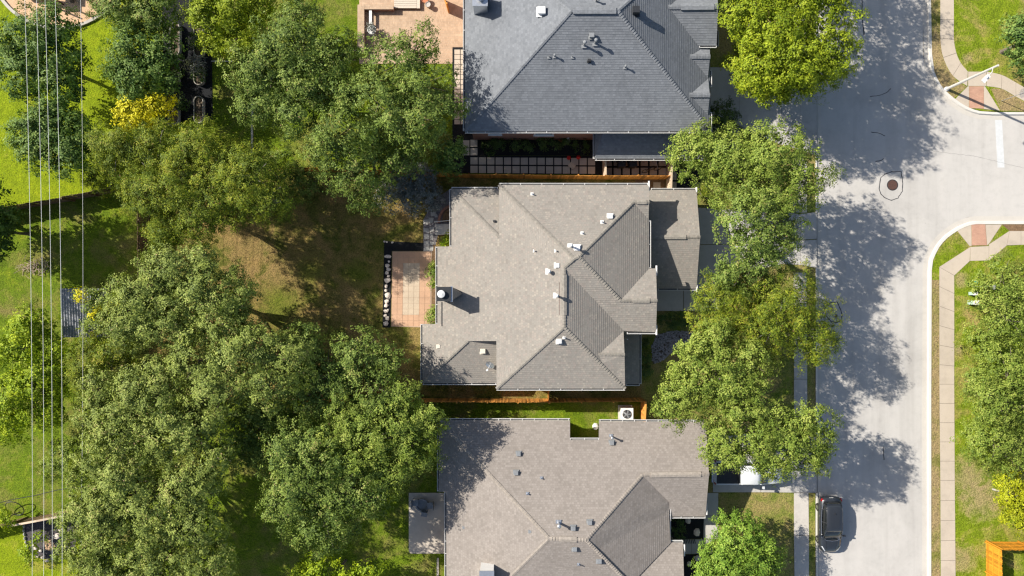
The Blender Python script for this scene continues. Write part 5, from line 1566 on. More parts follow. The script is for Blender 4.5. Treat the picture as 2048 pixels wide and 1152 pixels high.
# rock garden, lower left
sheet('mulch_bed', [(50, 1040), (162, 1018), (150, 1100), (95, 1118), (66, 1110), (55, 1090), (48, 1060)], .064, plain('bed_mulch', (.075, .065, .07), .95, var=.5, scale=7, bmp=.8))
t = thing('stone_edging', 'curved row of pale edging stones around the rock garden', 'edging', P(52, 1070))
ep = [(51, 1044), (49, 1052), (48.5, 1060), (49.5, 1068), (50.5, 1076), (52.5, 1084), (55, 1091)]
for i, (x, y) in enumerate(ep):
    c = P(x, y, .06); MB().rock((c[0], c[1], .12), .17, (.5, 1, .7), i + 90).build('stone', M['stone'], t)
for i, (x, y, w, h_) in enumerate(((115, 1072, 16, 14), (72, 1096, 9, 10), (82, 1101, 8, 7), (76, 1113, 8, 5), (86, 1115, 9, 5), (95, 1121, 11, 5), (106, 1117, 8, 6), (128, 1114, 9, 6), (124, 1060, 12, 6), (68, 1090, 7, 7))):
    rock_thing(x, y, w, h_, 'largest pale rock of the rock garden, beside the olive shrub' if i == 0 else 'small pale rock among the plants of the rock garden', 'rocks of the rock garden', .06, i=60 + i)
sheet('gravel_patch', [(90, 1082), (105, 1078), (112, 1092), (104, 1102), (92, 1098)], .068, M['gravel'])
# river-rock bed in front of the middle house, made of loose stones
bedp = [(1303, 690), (1315, 668), (1345, 662), (1385, 662), (1390, 680), (1350, 700), (1322, 722), (1305, 728)]
sheet('stone_bed', bedp, .075, M['soil'])
mb = MB(); q = poly(bedp)
def inside(x, y, q):
    r_ = False
    for i in range(len(q)):
        a, b_ = q[i], q[i - 1]
        if (a[1] > y) != (b_[1] > y) and x < (b_[0] - a[0]) * (y - a[1]) / (b_[1] - a[1]) + a[0]: r_ = not r_
    return r_
xs = [a[0] for a in q]; ys_ = [a[1] for a in q]
k = 0
while k < 800:
    x, y = random.uniform(min(xs), max(xs)), random.uniform(min(ys_), max(ys_))
    if inside(x, y, q):
        mb.rock((x, y, .09), random.uniform(.05, .11), (1, random.uniform(.7, 1), .7), k); k += 1
o = mb.build('river_stones', plain('river_stone', (.27, .25, .26), .7, var=.75, scale=12)); tag(o, kind='stuff')
# stepping stones in the third house's front beds
sheet('mulch_bed', [(1338, 1034), (1408, 1034), (1406, 1077), (1338, 1077)], .083, M['mulch'])
sheet('mulch_bed', [(1366, 1108), (1425, 1108), (1425, 1180), (1366, 1180)], .083, M['mulch'])
for i, (x, y, w, h_) in enumerate(((1376, 1041, 12, 16), (1393, 1064, 13, 17), (1395, 1116, 15, 12), (1378, 1127, 9, 11))):
    rock_thing(x, y, w, h_, ['flat pale boulder beside the dark entry shrubs of the beige roofed house', 'flat pale boulder at the corner of the two front walks', 'broad pale boulder in the bed south of the front walk', 'small pale boulder near the wall south of the front walk'][i], 'boulders in the front bed', .09, i=80 + i)
b = P(1378, 1083, .1); t = thing('door_mat', 'dark grated mat on the front walk of the beige roofed house', 'mat', b)
for k in range(8): MB().box((b[0] - .5 + k * .14, b[1], .105), (.07, .34, .02), .2).build('bar', M['dark'], t)
# tin-roofed shed on the left
t = thing('shed', 'small shed with corrugated tin roof among the trees', 'shed', P(170, 625))
a = P(123, 577, 2.3); b = P(215, 675, 2.3)
n = 17; vs = []; fs = []
for i in range(n * 4 + 1):
    x = a[0] + (b[0] - a[0]) * i / (n * 4); z = 2.3 + .05 * math.sin(i * math.pi / 2) 
    vs += [(x, a[1], z + .15), (x, b[1], z - .15)]
for i in range(n * 4): fs.append((2 * i, 2 * i + 1, 2 * i + 3, 2 * i + 2))
o = mk('roof', vs, [f[::-1] for f in fs], M['tin'], t); sm = o.modifiers.new('t', 'SOLIDIFY'); sm.thickness = .02
for x0, x1, y0, y1 in ((a[0] + .15, a[0] + .2, b[1] + .2, a[1] - .2), (b[0] - .2, b[0] - .15, b[1] + .2, a[1] - .2), (a[0] + .21, b[0] - .21, a[1] - .25, a[1] - .2), (a[0] + .21, b[0] - .21, b[1] + .2, b[1] + .25)):
    MB().prism([(x0, y0), (x1, y0), (x1, y1), (x0, y1)], 0, 2.12).build('wall', M['fence_brown'], t)
# brush pile by the wires
t = thing('brush_pile', 'heap of dry cut branches under the power lines', 'brush pile', P(70, 535))
c = P(70, 536)
for nm, n in (('cut_branches', 90),):
    mb = MB()
    for k in range(n):
        x, y = c[0] + random.gauss(0, .55), c[1] + random.gauss(0, .3); a = random.uniform(0, 6.3); L = random.uniform(.2, .7)
        mb.tube([(x, y, .08 + random.uniform(0, .3)), (x + L * math.cos(a), y + L * math.sin(a), .12 + random.uniform(0, .35))], .018, 4)
    mb.build(nm, M['wood_top'], t)
# play equipment
b = P(112, -6, .09); t = thing('play_tower', 'wooden play tower with a pale slide on the gravel circle', 'playset', b)
for sx in (-1, 1):
    for sy in (-1, 1): MB().box((b[0] + sx * .6, b[1] + sy * .6, 1.15), (.1, .1, 2.3)).build('post', M['iron'], t)
for k in range(6): MB().box((b[0] - .55 + k * .22, b[1], 1.25), (.2, 1.25, .04)).build('board', M['iron'], t)
vs = []
for i, (dx, z) in enumerate(((-.6, 1.28), (-1.0, 1.1), (-1.8, .45), (-2.2, .25))):
    for dy, dz in ((-.27, .18), (-.22, 0), (.22, 0), (.27, .18)): vs.append((b[0] + dx, b[1] + dy, z + dz))
fs = [(i * 4 + k, i * 4 + k + 1, i * 4 + 5 + k, i * 4 + 4 + k) for i in range(3) for k in range(3)]
o = mk('slide', vs, fs, M['teal'], t); sm = o.modifiers.new('t', 'SOLIDIFY'); sm.thickness = .03
b = P(150, -2, .09); t = thing('spring_rider', 'small dark spring rider on the play gravel', 'playset', b)
MB().lathe(b, [(.12, 0), (.1, .1), (.12, .2), (.1, .3), (.12, .4)], 10).build('spring', M['dark'], t)
MB().box((b[0], b[1], .55), (.3, .9, .3), 0, 0, .7).build('body', M['dark'], t)
MB().tube([(b[0] - .2, b[1] + .25, .85), (b[0] + .2, b[1] + .25, .85)], .02, 6).build('handle', M['metal'], t)
b = P(187, -8, .09); t = thing('activity_board', 'dark upright play panel casting a shadow on the gravel', 'playset', b)
MB().box((b[0], b[1], .85), (1.1, .08, .9), R(-25)).build('panel', M['dark'], t)
for s in (-1, 1): MB().box((b[0] + s * .45, b[1] - s * .21, .5), (.08, .08, 1.0)).build('post', M['iron'], t)
# white plastic chair bits beside the third house
b = P(1190, 852, .06)
tag(MB().rock((b[0], b[1], .2), .32, (.9, 1, .9), 501).build('sack', M['white']), 'crumpled white sack in the side yard notch', 'sack')

# ------------------------------------------------------------------ trees and shrubs
TOTAL = [0]
def rand_dirs(n, zmin=-.35):
    z = rng.uniform(zmin, 1, n); a = rng.uniform(0, 2 * np.pi, n); r = np.sqrt(1 - z * z)
    return np.stack([r * np.cos(a), r * np.sin(a), z], 1)

def norm(a): return a / np.maximum(np.linalg.norm(a, axis=1, keepdims=True), 1e-9)

def leaves_mesh(name, cen, nrm, size, asp, var, mat, parent, droop=0.0):
    """one rhombic leaf per centre"""
    n = len(cen)
    t = norm(np.cross(nrm, rng.normal(size=(n, 3))))
    b = np.cross(nrm, t)
    L = (size * .5)[:, None]; Wd = L * asp
    fold = nrm * (Wd * .35)
    v = np.empty((n, 4, 3), np.float32)
    v[:, 0] = cen - t * L; v[:, 1] = cen - b * Wd + fold; v[:, 2] = cen + t * L; v[:, 3] = cen + b * Wd + fold
    loc = LOC.get(parent.name, (0, 0, 0))
    v -= np.array(loc, np.float32)
    me = bpy.data.meshes.new(name)
    me.vertices.add(n * 4); me.vertices.foreach_set('co', v.reshape(-1))
    me.loops.add(n * 4); me.loops.foreach_set('vertex_index', np.arange(n * 4, dtype=np.int32))
    me.polygons.add(n); me.polygons.foreach_set('loop_start', np.arange(0, n * 4, 4, dtype=np.int32))
    me.polygons.foreach_set('loop_total', np.full(n, 4, np.int32))
    at = me.attributes.new('var', 'FLOAT', 'FACE'); at.data.foreach_set('value', var.astype(np.float32))
    me.materials.append(mat); me.update()
    TOTAL[0] += n * 2
    return link(bpy.data.objects.new(name, me), parent)

def foliage(blobs, leaf, dens, rc, zmin=-.3, shell=.70, sprig=.35, flat=.75, up=.25, lump=.26, nmain=999):
    """blobs: (x, y, z, r, rv) world. Clumps over the blob shells, leaves round each clump."""
    C, Nn_, RC = [], [], []
    B = np.array(blobs)
    for bi, (x, y, z, r, rv) in enumerate(blobs):
        area = 2 * np.pi * r * r * (.55 + .6 * rv / r)
        n = max(4, int(area / (rc * rc) * (.78 if bi < nmain else .30)))
        d = rand_dirs(n, zmin)
        ph = rng.uniform(0, 6.28, 6)
        lumpf = 1 + lump * (np.sin(d[:, 0] * 4.1 + ph[0]) * np.sin(d[:, 1] * 4.7 + ph[1]) + .6 * np.sin(d[:, 0] * 8.3 + ph[2]) * np.sin(d[:, 1] * 7.9 + ph[3]) + .5 * np.sin(d[:, 2] * 6 + ph[4])) 
        k = rng.uniform(shell, 1.02, n) * lumpf
        inner = rng.random(n) < .16
        k[inner] *= rng.uniform(.45, .8, inner.sum())
        c = np.array([x, y, z]) + d * k[:, None] * np.array([r, r, rv])
        keep = np.ones(n, bool)
        for (x2, y2, z2, r2, rv2) in blobs:
            if (x2, y2, z2) == (x, y, z): continue
            q = ((c - np.array([x2, y2, z2])) / np.array([r2, r2, rv2]))
            keep &= ~((np.linalg.norm(q, axis=1) < .62) & (rng.random(n) < .8))
        C.append(c[keep]); Nn_.append(norm(d * np.array([1, 1, r / max(rv, .1)]))[keep]); RC.append(rc * rng.uniform(.55, 1.25, keep.sum()))
        # sprigs reaching out of the outline
        ns = int(n * sprig) if bi < nmain else 0
        if ns:
            d2 = rand_dirs(ns, -.25); d2[:, 2] *= .6
            for s_ in (0, 1, 2):
                k2 = rng.uniform(.93, 1.0, ns) + (.10 + .10 * s_) * (1.2 / max(r, 1.2)) * rng.uniform(.5, 1.3, ns)
                c2 = np.array([x, y, z]) + d2 * k2[:, None] * np.array([r, r, rv])
                C.append(c2); Nn_.append(norm(d2 + np.array([0, 0, .3]))); RC.append(np.full(ns, rc * (.42 - .09 * s_)))
    C = np.concatenate(C); NN = np.concatenate(Nn_); RC = np.concatenate(RC)
    # drop anything below ground
    ok = C[:, 2] > .12
    C, NN, RC = C[ok], NN[ok], RC[ok]
    cnt = np.maximum(3, (dens * (RC / rc) ** 2 * rng.uniform(.7, 1.3, len(RC)))).astype(int)
    idx = np.repeat(np.arange(len(C)), cnt)
    n = len(idx)
    NT = 9
    tips = rng.normal(size=(len(C), NT, 3)) + NN[:, None, :] * .45
    tips /= np.maximum(np.linalg.norm(tips, axis=2, keepdims=True), 1e-9)
    tips *= rng.uniform(.35, 1.0, (len(C), NT, 1)) * np.array([1, 1, flat])
    ti = rng.integers(0, NT, n)
    d = tips[idx, ti]
    offv = d * RC[idx][:, None] + rng.normal(size=(n, 3)) * (leaf * .50 + RC[idx] * .07)[:, None] * np.array([1, 1, .6])
    cen = C[idx] + offv
    ttone = rng.normal(0, .12, (len(C), NT))[idx, ti]
    cj = (rng.normal(size=(len(C), NT, 3)) * .27)[idx, ti]
    nr = norm(NN[idx] * .85 + d * .75 + np.array([0, 0, up]) + cj + rng.normal(size=(n, 3)) * .24)
    size = leaf * rng.uniform(.65, 1.35, n)
    tone = rng.normal(0, .13, len(C))[idx]
    var = np.clip(.48 + tone + ttone + rng.normal(0, .17, n), 0, .94)
    var[rng.random(n) < .006] = 1.0
    # heart of each lobe: larger shaded leaves so the crown is not see-through
    F = []
    for bi, (x, y, z, r, rv) in enumerate(blobs):
        if r < .9: continue
        nf = int(34 * r * r)
        dd = rand_dirs(nf, -.8) * (rng.random(nf) ** .4 * .80)[:, None] * np.array([r, r, rv])
        F.append(np.array([x, y, z]) + dd)
    if F:
        F = np.concatenate(F); F = F[F[:, 2] > .3]
        cen = np.concatenate([cen, F]); nr = np.concatenate([nr, norm(rng.normal(size=F.shape) * .5 + np.array([0, 0, .8]))])
        size = np.concatenate([size, leaf * rng.uniform(1.6, 2.6, len(F))]); var = np.concatenate([var, np.clip(rng.normal(.4, .15, len(F)), 0, .9)])
    cen[:, 2] = np.maximum(cen[:, 2], .1)
    return cen, nr, size, var

def trunk_mesh(base, blobs, r0, mat, parent, pale=None, twigs=2):
    """tapered trunk forking into limbs that run to each crown lobe"""
    b = Vector(base)
    cx = sum(q[0] * q[3] for q in blobs) / sum(q[3] for q in blobs); cy = sum(q[1] * q[3] for q in blobs) / sum(q[3] for q in blobs)
    zmin = min(q[2] - q[4] * .6 for q in blobs)
    fork = Vector((b.x + (cx - b.x) * .35, b.y + (cy - b.y) * .35, max(b.z + .5, min(zmin, b.z + 2.2))))
    mb = MB()
    mb.tube([b + Vector((0, 0, -.1)), b + Vector((0, 0, .15)), (b + fork) / 2 + Vector((random.uniform(-.1, .1), random.uniform(-.1, .1), 0)), fork], [r0 * 1.5, r0 * 1.1, r0 * .9, r0 * .8], 8)
    for (x, y, z, r, rv) in blobs:
        e = Vector((x, y, z + rv * .15))
        mid = fork.lerp(e, .5) + Vector((random.uniform(-.3, .3), random.uniform(-.3, .3), random.uniform(.1, .5)))
        mb.tube([fork - Vector((0, 0, .1)), mid, e], [r0 * .6, r0 * .38, r0 * .18], 6)
        for k in range(max(3, int(r * twigs))):
            a = random.uniform(0, 6.28); el = random.uniform(-.1, .7)
            tip = Vector((x + math.cos(a) * r * .88 * math.cos(el), y + math.sin(a) * r * .88 * math.cos(el), z + rv * .85 * math.sin(el)))
            st = mid.lerp(e, random.uniform(.2, 1))
            mb.tube([st, st.lerp(tip, .5) + Vector((0, 0, random.uniform(.05, .35))), tip], [r0 * .2, r0 * .11, .012], 5, cap=False)
    return mb.build('trunk', mat, parent)

SPECIES = {   # leaf size, leaves per clump, clump radius, aspect, vertical/horizontal, trunk radius
    'sage':    dict(leaf=0.138, dens=125, rc=.62, asp=.58, rvk=.70, r0=.20, sprig=.30, mat='sage', bark='bark'),
    'oak':     dict(leaf=0.14, dens=120, rc=.66, asp=.58, rvk=.75, r0=.20, sprig=.34, mat='oak', bark='bark'),
    'deep':    dict(leaf=0.17, dens=92, rc=.62, asp=.60, rvk=.80, r0=.15, sprig=.40, mat='deep', bark='bark'),
    'lime':    dict(leaf=0.145, dens=112, rc=.58, asp=.58, rvk=.75, r0=.17, sprig=.40, mat='lime', bark='bark'),
    'elm':     dict(leaf=0.138, dens=115, rc=.58, asp=.58, rvk=.75, r0=.18, sprig=.40, mat='elm', bark='bark'),
    'juniper': dict(leaf=0.15, dens=115, rc=.50, asp=.30, rvk=.80, r0=.15, sprig=.55, mat='juniper', bark='bark_pale'),
    'yellow':  dict(leaf=.17, dens=60, rc=.48, asp=.55, rvk=.75, r0=.08, sprig=.40, mat='yellow', bark='bark_pale'),
    'gold':    dict(leaf=.16, dens=65, rc=.48, asp=.55, rvk=.75, r0=.08, sprig=.40, mat='gold', bark='bark_pale'),
    'fresh':   dict(leaf=.15, dens=95, rc=.52, asp=.55, rvk=.75, r0=.12, sprig=.45, mat='fresh', bark='bark'),
    'silver':  dict(leaf=.18, dens=60, rc=.46, asp=.35, rvk=.70, r0=.09, sprig=.45, mat='silver', bark='bark_pale'),
    'shrub':   dict(leaf=.13, dens=60, rc=.34, asp=.50, rvk=.75, r0=.05, sprig=.30, mat='shrub', bark='bark'),
    'bright':  dict(leaf=.17, dens=70, rc=.52, asp=.55, rvk=.75, r0=.12, sprig=.45, mat='bright', bark='bark'),
}
def tree(kind, label, blobs_px, top, base_px=None, group=None, name='tree', cat='tree', dens=1.0, rvk=None, zbase=.05, skirt=True):
    """blobs_px: (px, py, r_px[, dz]) crown lobes as seen; top: height of the highest lobe"""
    sp = SPECIES[kind]
    blobs = []
    for q in blobs_px:
        px, py, rp = q[:3]; dz = q[3] if len(q) > 3 else 0
        r = rp / S * (.93 if kind in ('sage', 'oak', 'juniper') and top > 5 else .87)
        rv = min(r * (rvk or sp['rvk']), (top - .4) * .48)
        zc = top + dz - rv
        zc = max(zc, rv * .8 + .1)
        x, y, _ = P(px, py, zc)
        r = r * (H - zc) / H
        blobs.append((x, y, zc, r, rv))
    if top > 5 and skirt:
        for q in list(blobs):
            if q[3] > 1.2 and random.random() < .92:
                blobs.append((q[0] + random.uniform(-.4, .4), q[1] + random.uniform(-.4, .4), q[2] - q[4] * 1.05, q[3] * .74, q[4] * .8))
    nb = len(blobs_px)
    if base_px: b = P(base_px[0], base_px[1], zbase)
    else:
        sx = sum(q[0] * q[3] ** 2 for q in blobs) / sum(q[3] ** 2 for q in blobs); sy = sum(q[1] * q[3] ** 2 for q in blobs) / sum(q[3] ** 2 for q in blobs)
        b = (sx, sy, zbase)
    t = thing(name, label, cat, b, group=group)
    k = 1.0 if top > 3 else .5
    trunk_mesh(b, blobs[:nb], sp['r0'] * k * (max(q[3] for q in blobs) / 4 + .5), M[sp['bark']], t)
    cen, nr, size, var = foliage(blobs, sp['leaf'], sp['dens'] * dens, sp['rc'], sprig=sp['sprig'], nmain=nb)
    leaves_mesh('crown', cen, nr, size, sp['asp'], var, LF[sp['mat']], t)
    return t

ST = 'street trees along the west kerb'
tree('lime', 'lime green tree overhanging the street beside the slate roofed house', [(1550, 60, 85), (1630, 50, 90, -.3), (1590, 130, 75, -.5), (1530, 140, 60, -.8), (1660, 110, 60, -.8), (1500, 30, 60, -.6), (1640, -40, 80), (1540, -50, 90), (1590, 165, 45, -3.2), (1545, 165, 50, -4.2), (1640, 140, 50, -3.4), (1580, 120, 70, -4), (1500, 150, 40, -3), (1503, 118, 55, -5.0), (1545, 140, 50, -5.0)], 10.4, (1530, 110), dens=.82)
tree('lime', 'lime green tree farther up the kerb north of the overhanging one', [(1600, -150, 90), (1660, -120, 70, -.4), (1560, -190, 80, -.3), (1690, -160, 60, -.6)], 9.4, dens=.6)
tree('elm', 'broad fresh green tree between the two upper driveways', [(1400, 310, 70, -2.6), (1470, 320, 75, -1.4), (1550, 310, 80), (1610, 345, 60, -.5), (1470, 370, 60, -3.4), (1560, 390, 70, -.8), (1380, 300, 45, -3.2)], 10.2, (1560, 440), skirt=False, dens=.82)
tree('oak', 'grey green oak standing on the driveway edge of the tan roofed house', [(1500, 440, 75), (1505, 500, 75, -.3), (1480, 545, 50, -1), (1545, 480, 55, -.6)], 9.4, (1560, 510), rvk=.6, skirt=False)
tree('juniper', 'yellow green juniper spreading over the west kerb', [(1560, 600, 75), (1610, 660, 70, -.4), (1640, 690, 40, -.9), (1540, 660, 60, -.3)], 8.6, (1560, 625), dens=.82)
tree('juniper', 'yellow green juniper beside the front walk bed of the tan roofed house', [(1450, 600, 60), (1490, 570, 50, -.4), (1430, 650, 50, -.5), (1480, 650, 60, -.4)], 7.6, (1450, 610))
tree('elm', 'light green tree over the front lawn of the tan roofed house', [(1420, 740, 85), (1370, 790, 60, -.8), (1470, 780, 70, -.3), (1430, 690, 50, -.7), (1350, 820, 40, -1.2), (1500, 730, 50, -.8)], 9.4, (1440, 745), dens=.82)
tree('elm', 'spreading olive green tree above the white pickup truck', [(1490, 860, 80, -.2), (1570, 880, 85), (1620, 850, 55, -.7), (1545, 912, 48, -.6), (1440, 895, 46, -1), (1620, 900, 50, -.9), (1465, 920, 32, -1.2)], 9.6, (1530, 860), dens=.82)
tree('fresh', 'small bright green tree on the front lawn of the beige roofed house', [(1480, 1080, 60), (1460, 1125, 60, -.3), (1520, 1110, 50, -.5), (1430, 1140, 45, -.8), (1500, 1165, 60, -.4)], 5.6, (1470, 1085))
tree('deep', 'dark green tree on the lawn across the side street', [(2040, 70, 42), (2080, 60, 60), (2060, 110, 40, -.5)], 5.0)
tree('elm', 'loose light green tree on the corner lawn around the white post', [(1985, 590, 55, -.6), (2015, 640, 65), (2000, 545, 40, -1), (1965, 680, 45, -.8), (2050, 580, 60)], 3.6, (2000, 640), dens=.5)
tree('elm', 'dense green tree on the corner lawn south of the white post', [(2010, 740, 70, -.2), (1990, 810, 65), (1975, 880, 65, -.2), (2030, 900, 60, -.4), (2060, 800, 80), (1960, 760, 40, -.9)], 4.6, (2010, 830), dens=.75)
tree('gold', 'yellow leaved tree beside the bright amber fence', [(2030, 985, 42), (2045, 1030, 45, -.2), (2070, 1000, 50), (2015, 965, 25, -.4)], 4.2, (1985, 978))
# north-west yards
tree('deep', 'dark green tree under the power lines below the playground', [(60, 80, 60), (110, 110, 60, -.3), (50, 150, 55, -.4), (110, 50, 45, -.6), (20, 110, 45, -.5), (120, 170, 40, -.8)], 6.8)
tree('deep', 'dark green tree under the power lines beside the lime lawn', [(110, 260, 65), (80, 300, 50, -.4), (140, 310, 50, -.5), (100, 215, 45, -.5), (60, 270, 40, -.8), (160, 270, 35, -.8)], 6.2)
tree('deep', 'rounded green tree next to the raised beds', [(272, 100, 55), (278, 150, 52, -.3), (236, 130, 38, -.7), (315, 130, 38, -.6), (262, 182, 33, -1), (335, 100, 32, -.9), (338, 160, 28, -1.2)], 6.6)
tree('oak', 'green tree at the playground edge beside the garden', [(260, 10, 60), (310, 30, 50, -.4), (220, 0, 45, -.6), (280, -50, 60)], 6.6)
tree('lime', 'yellow green tree above the raised beds', [(435, 40, 52), (470, 20, 52), (405, 15, 40, -.5), (475, 80, 40, -.5), (432, 90, 28, -.9), (520, 0, 45, -.4)], 6.4)
tree('oak', 'large grey green oak left of the brick patio', [(590, 90, 80), (540, 150, 70, -.2), (620, 160, 75, -.3), (670, 110, 55, -.7), (520, 210, 50, -.6), (590, 220, 60, -.6), (500, 150, 40, -.9), (690, 190, 40, -1.1), (600, 40, 50, -.8)], 9.8)
tree('oak', 'large grey green oak overhanging the slate roof and brick patio', [(790, 130, 65, -.3), (850, 170, 65, -.2), (760, 210, 80), (690, 260, 70, -.2), (830, 240, 70), (720, 330, 75, -1.8), (650, 300, 50, -1.2), (800, 310, 55, -2.8), (880, 220, 45, -.7), (740, 390, 40, -4.2), (835, 90, 40, -.9)], 9.6, (770, 245), skirt=False)
tree('yellow', 'golden yellow bush behind the raised beds', [(278, 225, 38), (315, 222, 34, -.2), (255, 235, 27, -.4)], 5.6, name='bush', cat='bush')
tree('juniper', 'dark olive juniper beside the golden yellow bush', [(275, 310, 62), (325, 300, 55, -.3), (235, 320, 48, -.5), (212, 290, 36, -.9)], 8.0)
tree('juniper', 'dark olive juniper in the middle of the northern clump', [(405, 305, 66), (445, 340, 62, -.2), (380, 350, 60, -.3)], 8.6)
tree('juniper', 'dark olive juniper at the corner of the dry back lawn', [(350, 410, 65), (300, 390, 55, -.4), (410, 420, 55, -.5), (330, 460, 40, -.9), (400, 450, 45, -.4)], 9.6)
tree('juniper', 'olive juniper leaning over the north edge of the dry back lawn', [(500, 350, 65), (480, 400, 60, -.3), (540, 400, 45, -.7), (450, 390, 50, -.4)], 9.2)
tree('silver', 'dusky silver shrub at the end of the orange fence', [(800, 360, 42), (845, 365, 40, -.2), (860, 395, 28, -.5), (780, 390, 35, -.4), (820, 400, 32, -.4)], 3.2, name='shrub', cat='shrub')
tree('oak', 'dusky green shrub in the shade behind the dry back lawn', [(580, 360, 40), (560, 330, 35, -.2), (620, 370, 32, -.4)], 3.0, name='shrub', cat='shrub')
tree('deep', 'round green bush at the corner of the paver path', [(897, 303, 36), (903, 322, 26, -.4)], 4.2, name='bush', cat='bush')
tree('juniper', 'low yellow green bush above the dark weathered fence', [(190, 350, 30), (205, 370, 25, -.2)], 2.2, name='bush', cat='bush')
# the big western grove
tree('sage', 'broad sage green oak over the weathered brown fence', [(350, 540, 65, -.2), (290, 600, 75), (420, 590, 75, -.1), (340, 640, 80), (450, 650, 55, -.5), (260, 650, 60, -.4), (390, 530, 45, -.6), (470, 590, 45, -.7)], 9.8)
tree('sage', 'sage green oak in the middle of the western grove', [(480, 720, 75), (440, 780, 75, -.1), (540, 770, 60, -.4), (520, 700, 55, -.5), (400, 720, 60, -.4), (580, 720, 55, -.7)], 9.8)
tree('sage', 'tall sage green oak beside the power lines', [(290, 800, 80), (350, 860, 80, -.1), (250, 870, 75, -.1), (320, 760, 60, -.5), (400, 850, 60, -.4), (420, 920, 55, -.5), (205, 835, 48, -.8), (200, 775, 42, -1)], 9.6)
tree('sage', 'sage green oak above the rock garden', [(260, 960, 80), (320, 1020, 85), (220, 1040, 75, -.2), (380, 980, 65, -.3), (180, 1000, 45, -.8), (170, 1090, 45, -.7), (400, 1050, 55, -.6), (185, 940, 45, -.8), (150, 1040, 38, -1)], 9.4)
tree('sage', 'sage green oak at the foot of the western grove', [(260, 1120, 80), (340, 1110, 75, -.2), (200, 1140, 60, -.5), (420, 1120, 55, -.5), (300, 1180, 80, -.2)], 8.8)
tree('oak', 'green oak reaching toward the south west corner of the tan roof', [(720, 715, 60, -.3), (665, 760, 75), (750, 780, 65, -.3), (600, 700, 55, -.6), (620, 790, 60, -.4), (770, 730, 40, -.9)], 7.8)
tree('elm', 'green oak overhanging the corner of the beige roof', [(800, 850, 65, -.2), (740, 880, 75), (830, 900, 55, -.5), (700, 840, 60, -.3), (860, 840, 35, -.9), (780, 940, 50, -.7), (810, 800, 40, -.9)], 8.0)
tree('oak', 'olive green oak between the grove and the concrete patio', [(640, 920, 80), (600, 980, 75, -.2), (690, 970, 70, -.3), (650, 1050, 65, -.5), (580, 900, 60, -.3), (740, 990, 45, -.9), (570, 1010, 45, -.8)], 8.6)
tree('bright', 'small leafy tree at the bottom of the shaded lawn', [(640, 1145, 38), (600, 1150, 30, -.4), (740, 1150, 30, -.7), (700, 1165, 40, -.3)], 4.5)
tree('bright', 'bright lime tree at the western edge under the power lines', [(40, 700, 55), (80, 760, 60, -.2), (30, 790, 55, -.2), (60, 650, 45, -.6), (110, 700, 30, -1), (20, 850, 40, -.8), (90, 820, 40, -.9)], 6.2)
tree('juniper', 'olive juniper beside the tin roofed shed', [(185, 730, 50), (160, 760, 35, -.4), (200, 790, 45, -.3), (230, 720, 40, -.3), (180, 690, 30, -.6)], 5.6)
tree('elm', 'leafy bush with yellow flowers growing over the tin shed', [(200, 640, 38), (230, 600, 40, -.1), (180, 600, 25, -.7), (235, 670, 30, -.4)], 4.4, name='bush', cat='bush')
tree('yellow', 'small cluster of yellow flowers over the tin roof', [(164, 594, 9), (190, 627, 8, -.1), (222, 615, 11)], 4.6, name='bush', cat='bush')
tree('elm', 'pale leafy bush between the power lines and the grove', [(130, 910, 40), (160, 930, 38, -.2), (110, 935, 28, -.4), (170, 890, 35, -.3)], 4.0, name='bush', cat='bush')
tree('deep', 'dark shrub at the western edge below the weathered fence', [(5, 440, 35), (10, 490, 30, -.4), (-20, 460, 40)], 4.6, name='shrub', cat='shrub')
tree('bright', 'small lime bush in the rock garden', [(79, 1079, 11)], .9, name='bush', cat='bush')
tree('bright', 'leafy lime shrub at the front of the rock garden', [(58, 1105, 15), (64, 1118, 12)], 1.3, name='shrub', cat='shrub')
tree('bright', 'lime shrub beside the leaning brown fence', [(8, 1035, 16), (18, 1045, 9)], 2.0, name='shrub', cat='shrub')
tree('elm', 'olive shrub on the right of the rock garden', [(118, 1108, 16), (140, 1090, 20), (135, 1060, 16)], 1.8, name='shrub', cat='shrub')
tree('oak', 'shaded green oak filling the gap in the western grove', [(505, 850, 60), (545, 825, 48, -.4), (530, 905, 45, -.6), (480, 890, 40, -.6)], 6.6)
tree('deep', 'dark tree over the western edge beside the weathered fence', [(-80, 380, 65), (-55, 460, 60, -.4), (-120, 430, 80), (-70, 520, 50, -.6)], 8.0)
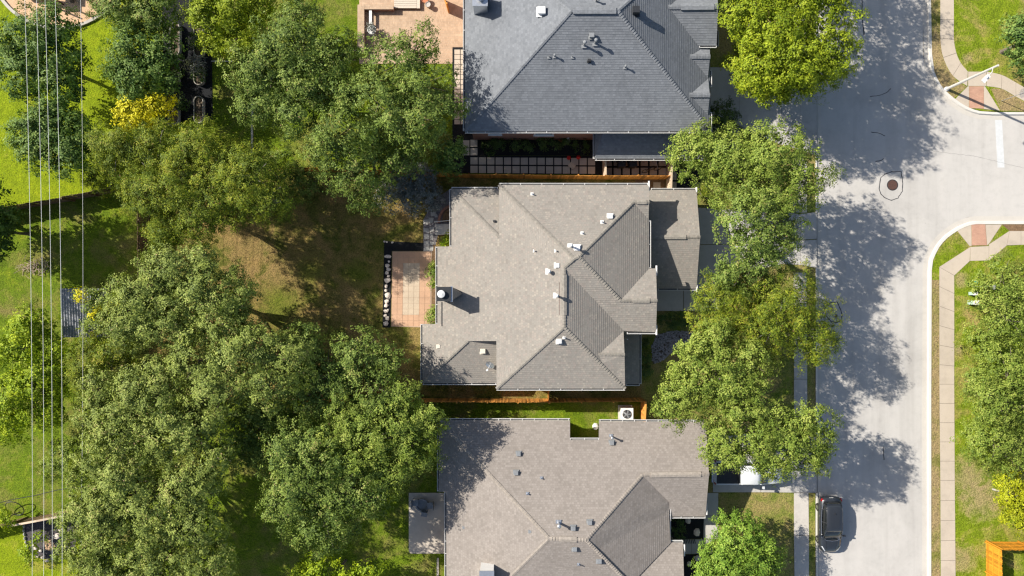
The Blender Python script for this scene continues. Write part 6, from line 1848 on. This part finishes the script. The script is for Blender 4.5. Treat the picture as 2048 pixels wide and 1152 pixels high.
# beds round the houses
G_ = 'dark shrubs in the shaded bed'
for i in range(8):
    tree('shrub', 'dark leafy shrub in the shaded bed below the slate roof', [(975 + i * 27 + random.uniform(-4, 4), 289 + random.uniform(-6, 6), 15)], random.uniform(.8, 1.2), group=G_, name='shrub', cat='shrub', zbase=.1)
tree('shrub', 'dark rounded shrub on the driveway corner of the slate roofed house', [(1440, 235, 32), (1450, 262, 28, -.2)], 2.4, name='shrub', cat='shrub')
tree('shrub', 'dark clipped hedge beside the porch slab of the tan roofed house', [(1325, 640, 14), (1345, 641, 15), (1366, 641, 15)], 1.1, name='hedge', cat='hedge', dens=1.2)
tree('shrub', 'dark low hedge along the porch of the tan roofed house', [(1289, 690, 12), (1291, 715, 12), (1290, 740, 11)], 1.0, name='hedge', cat='hedge', dens=1.2)
for (x, y, r, lb) in ((869, 531, 10, 'round clipped bush at the north end of the patio bed'), (870, 548, 9, 'olive bush in the patio bed north of the chimney'), (871, 562, 8, 'olive bush in the patio bed touching the chimney'), (870, 624, 9, 'yellow green bush in the patio bed south of the chimney'), (869, 641, 11, 'leafy yellow green bush at the south end of the patio bed')):
    tree('elm', lb, [(x, y, r)], 1.0, name='bush', cat='bush', dens=1.3)
tree('bright', 'spiky green clump beside the back steps', [(887, 482, 13), (894, 478, 9)], .9, name='plant', cat='plant')
tree('silver', 'silvery plant in the white patio pot', [(746, 62, 11)], 1.0, name='plant', cat='plant', zbase=.5)
tree('silver', 'pale feathery plant between the raised beds', [(390, 132, 16), (400, 138, 12)], 1.4, name='plant', cat='plant')
for (x, y, lb) in ((352, 118, 'leafy vegetables spilling from the bed by the trellis'), (355, 160, 'leafy vegetables in the short bed by the tall garden tree'), (400, 150, 'leafy vegetables in the short bed by the feathery plant'), (365, 205, 'leafy vegetables along the bed next to the yellow bush'), (398, 80, 'leafy vegetables in the bed under the yellow green tree')):
    tree('shrub', lb, [(x, y, 13), (x - 8, y + 6, 9)], 1.0, name='plant', cat='plant', zbase=.4)
for (x, y, r, lb) in ((1358, 1046, 14, 'dark shrub by the entry of the beige roofed house'), (1352, 1066, 12, 'dark shrub against the wall of the beige roofed house')):
    tree('shrub', lb, [(x, y, r)], 1.0, name='shrub', cat='shrub')
tree('juniper', 'small yellow green bush on the side path corner', [(1400, 385, 14), (1415, 400, 10)], .8, name='bush', cat='bush')
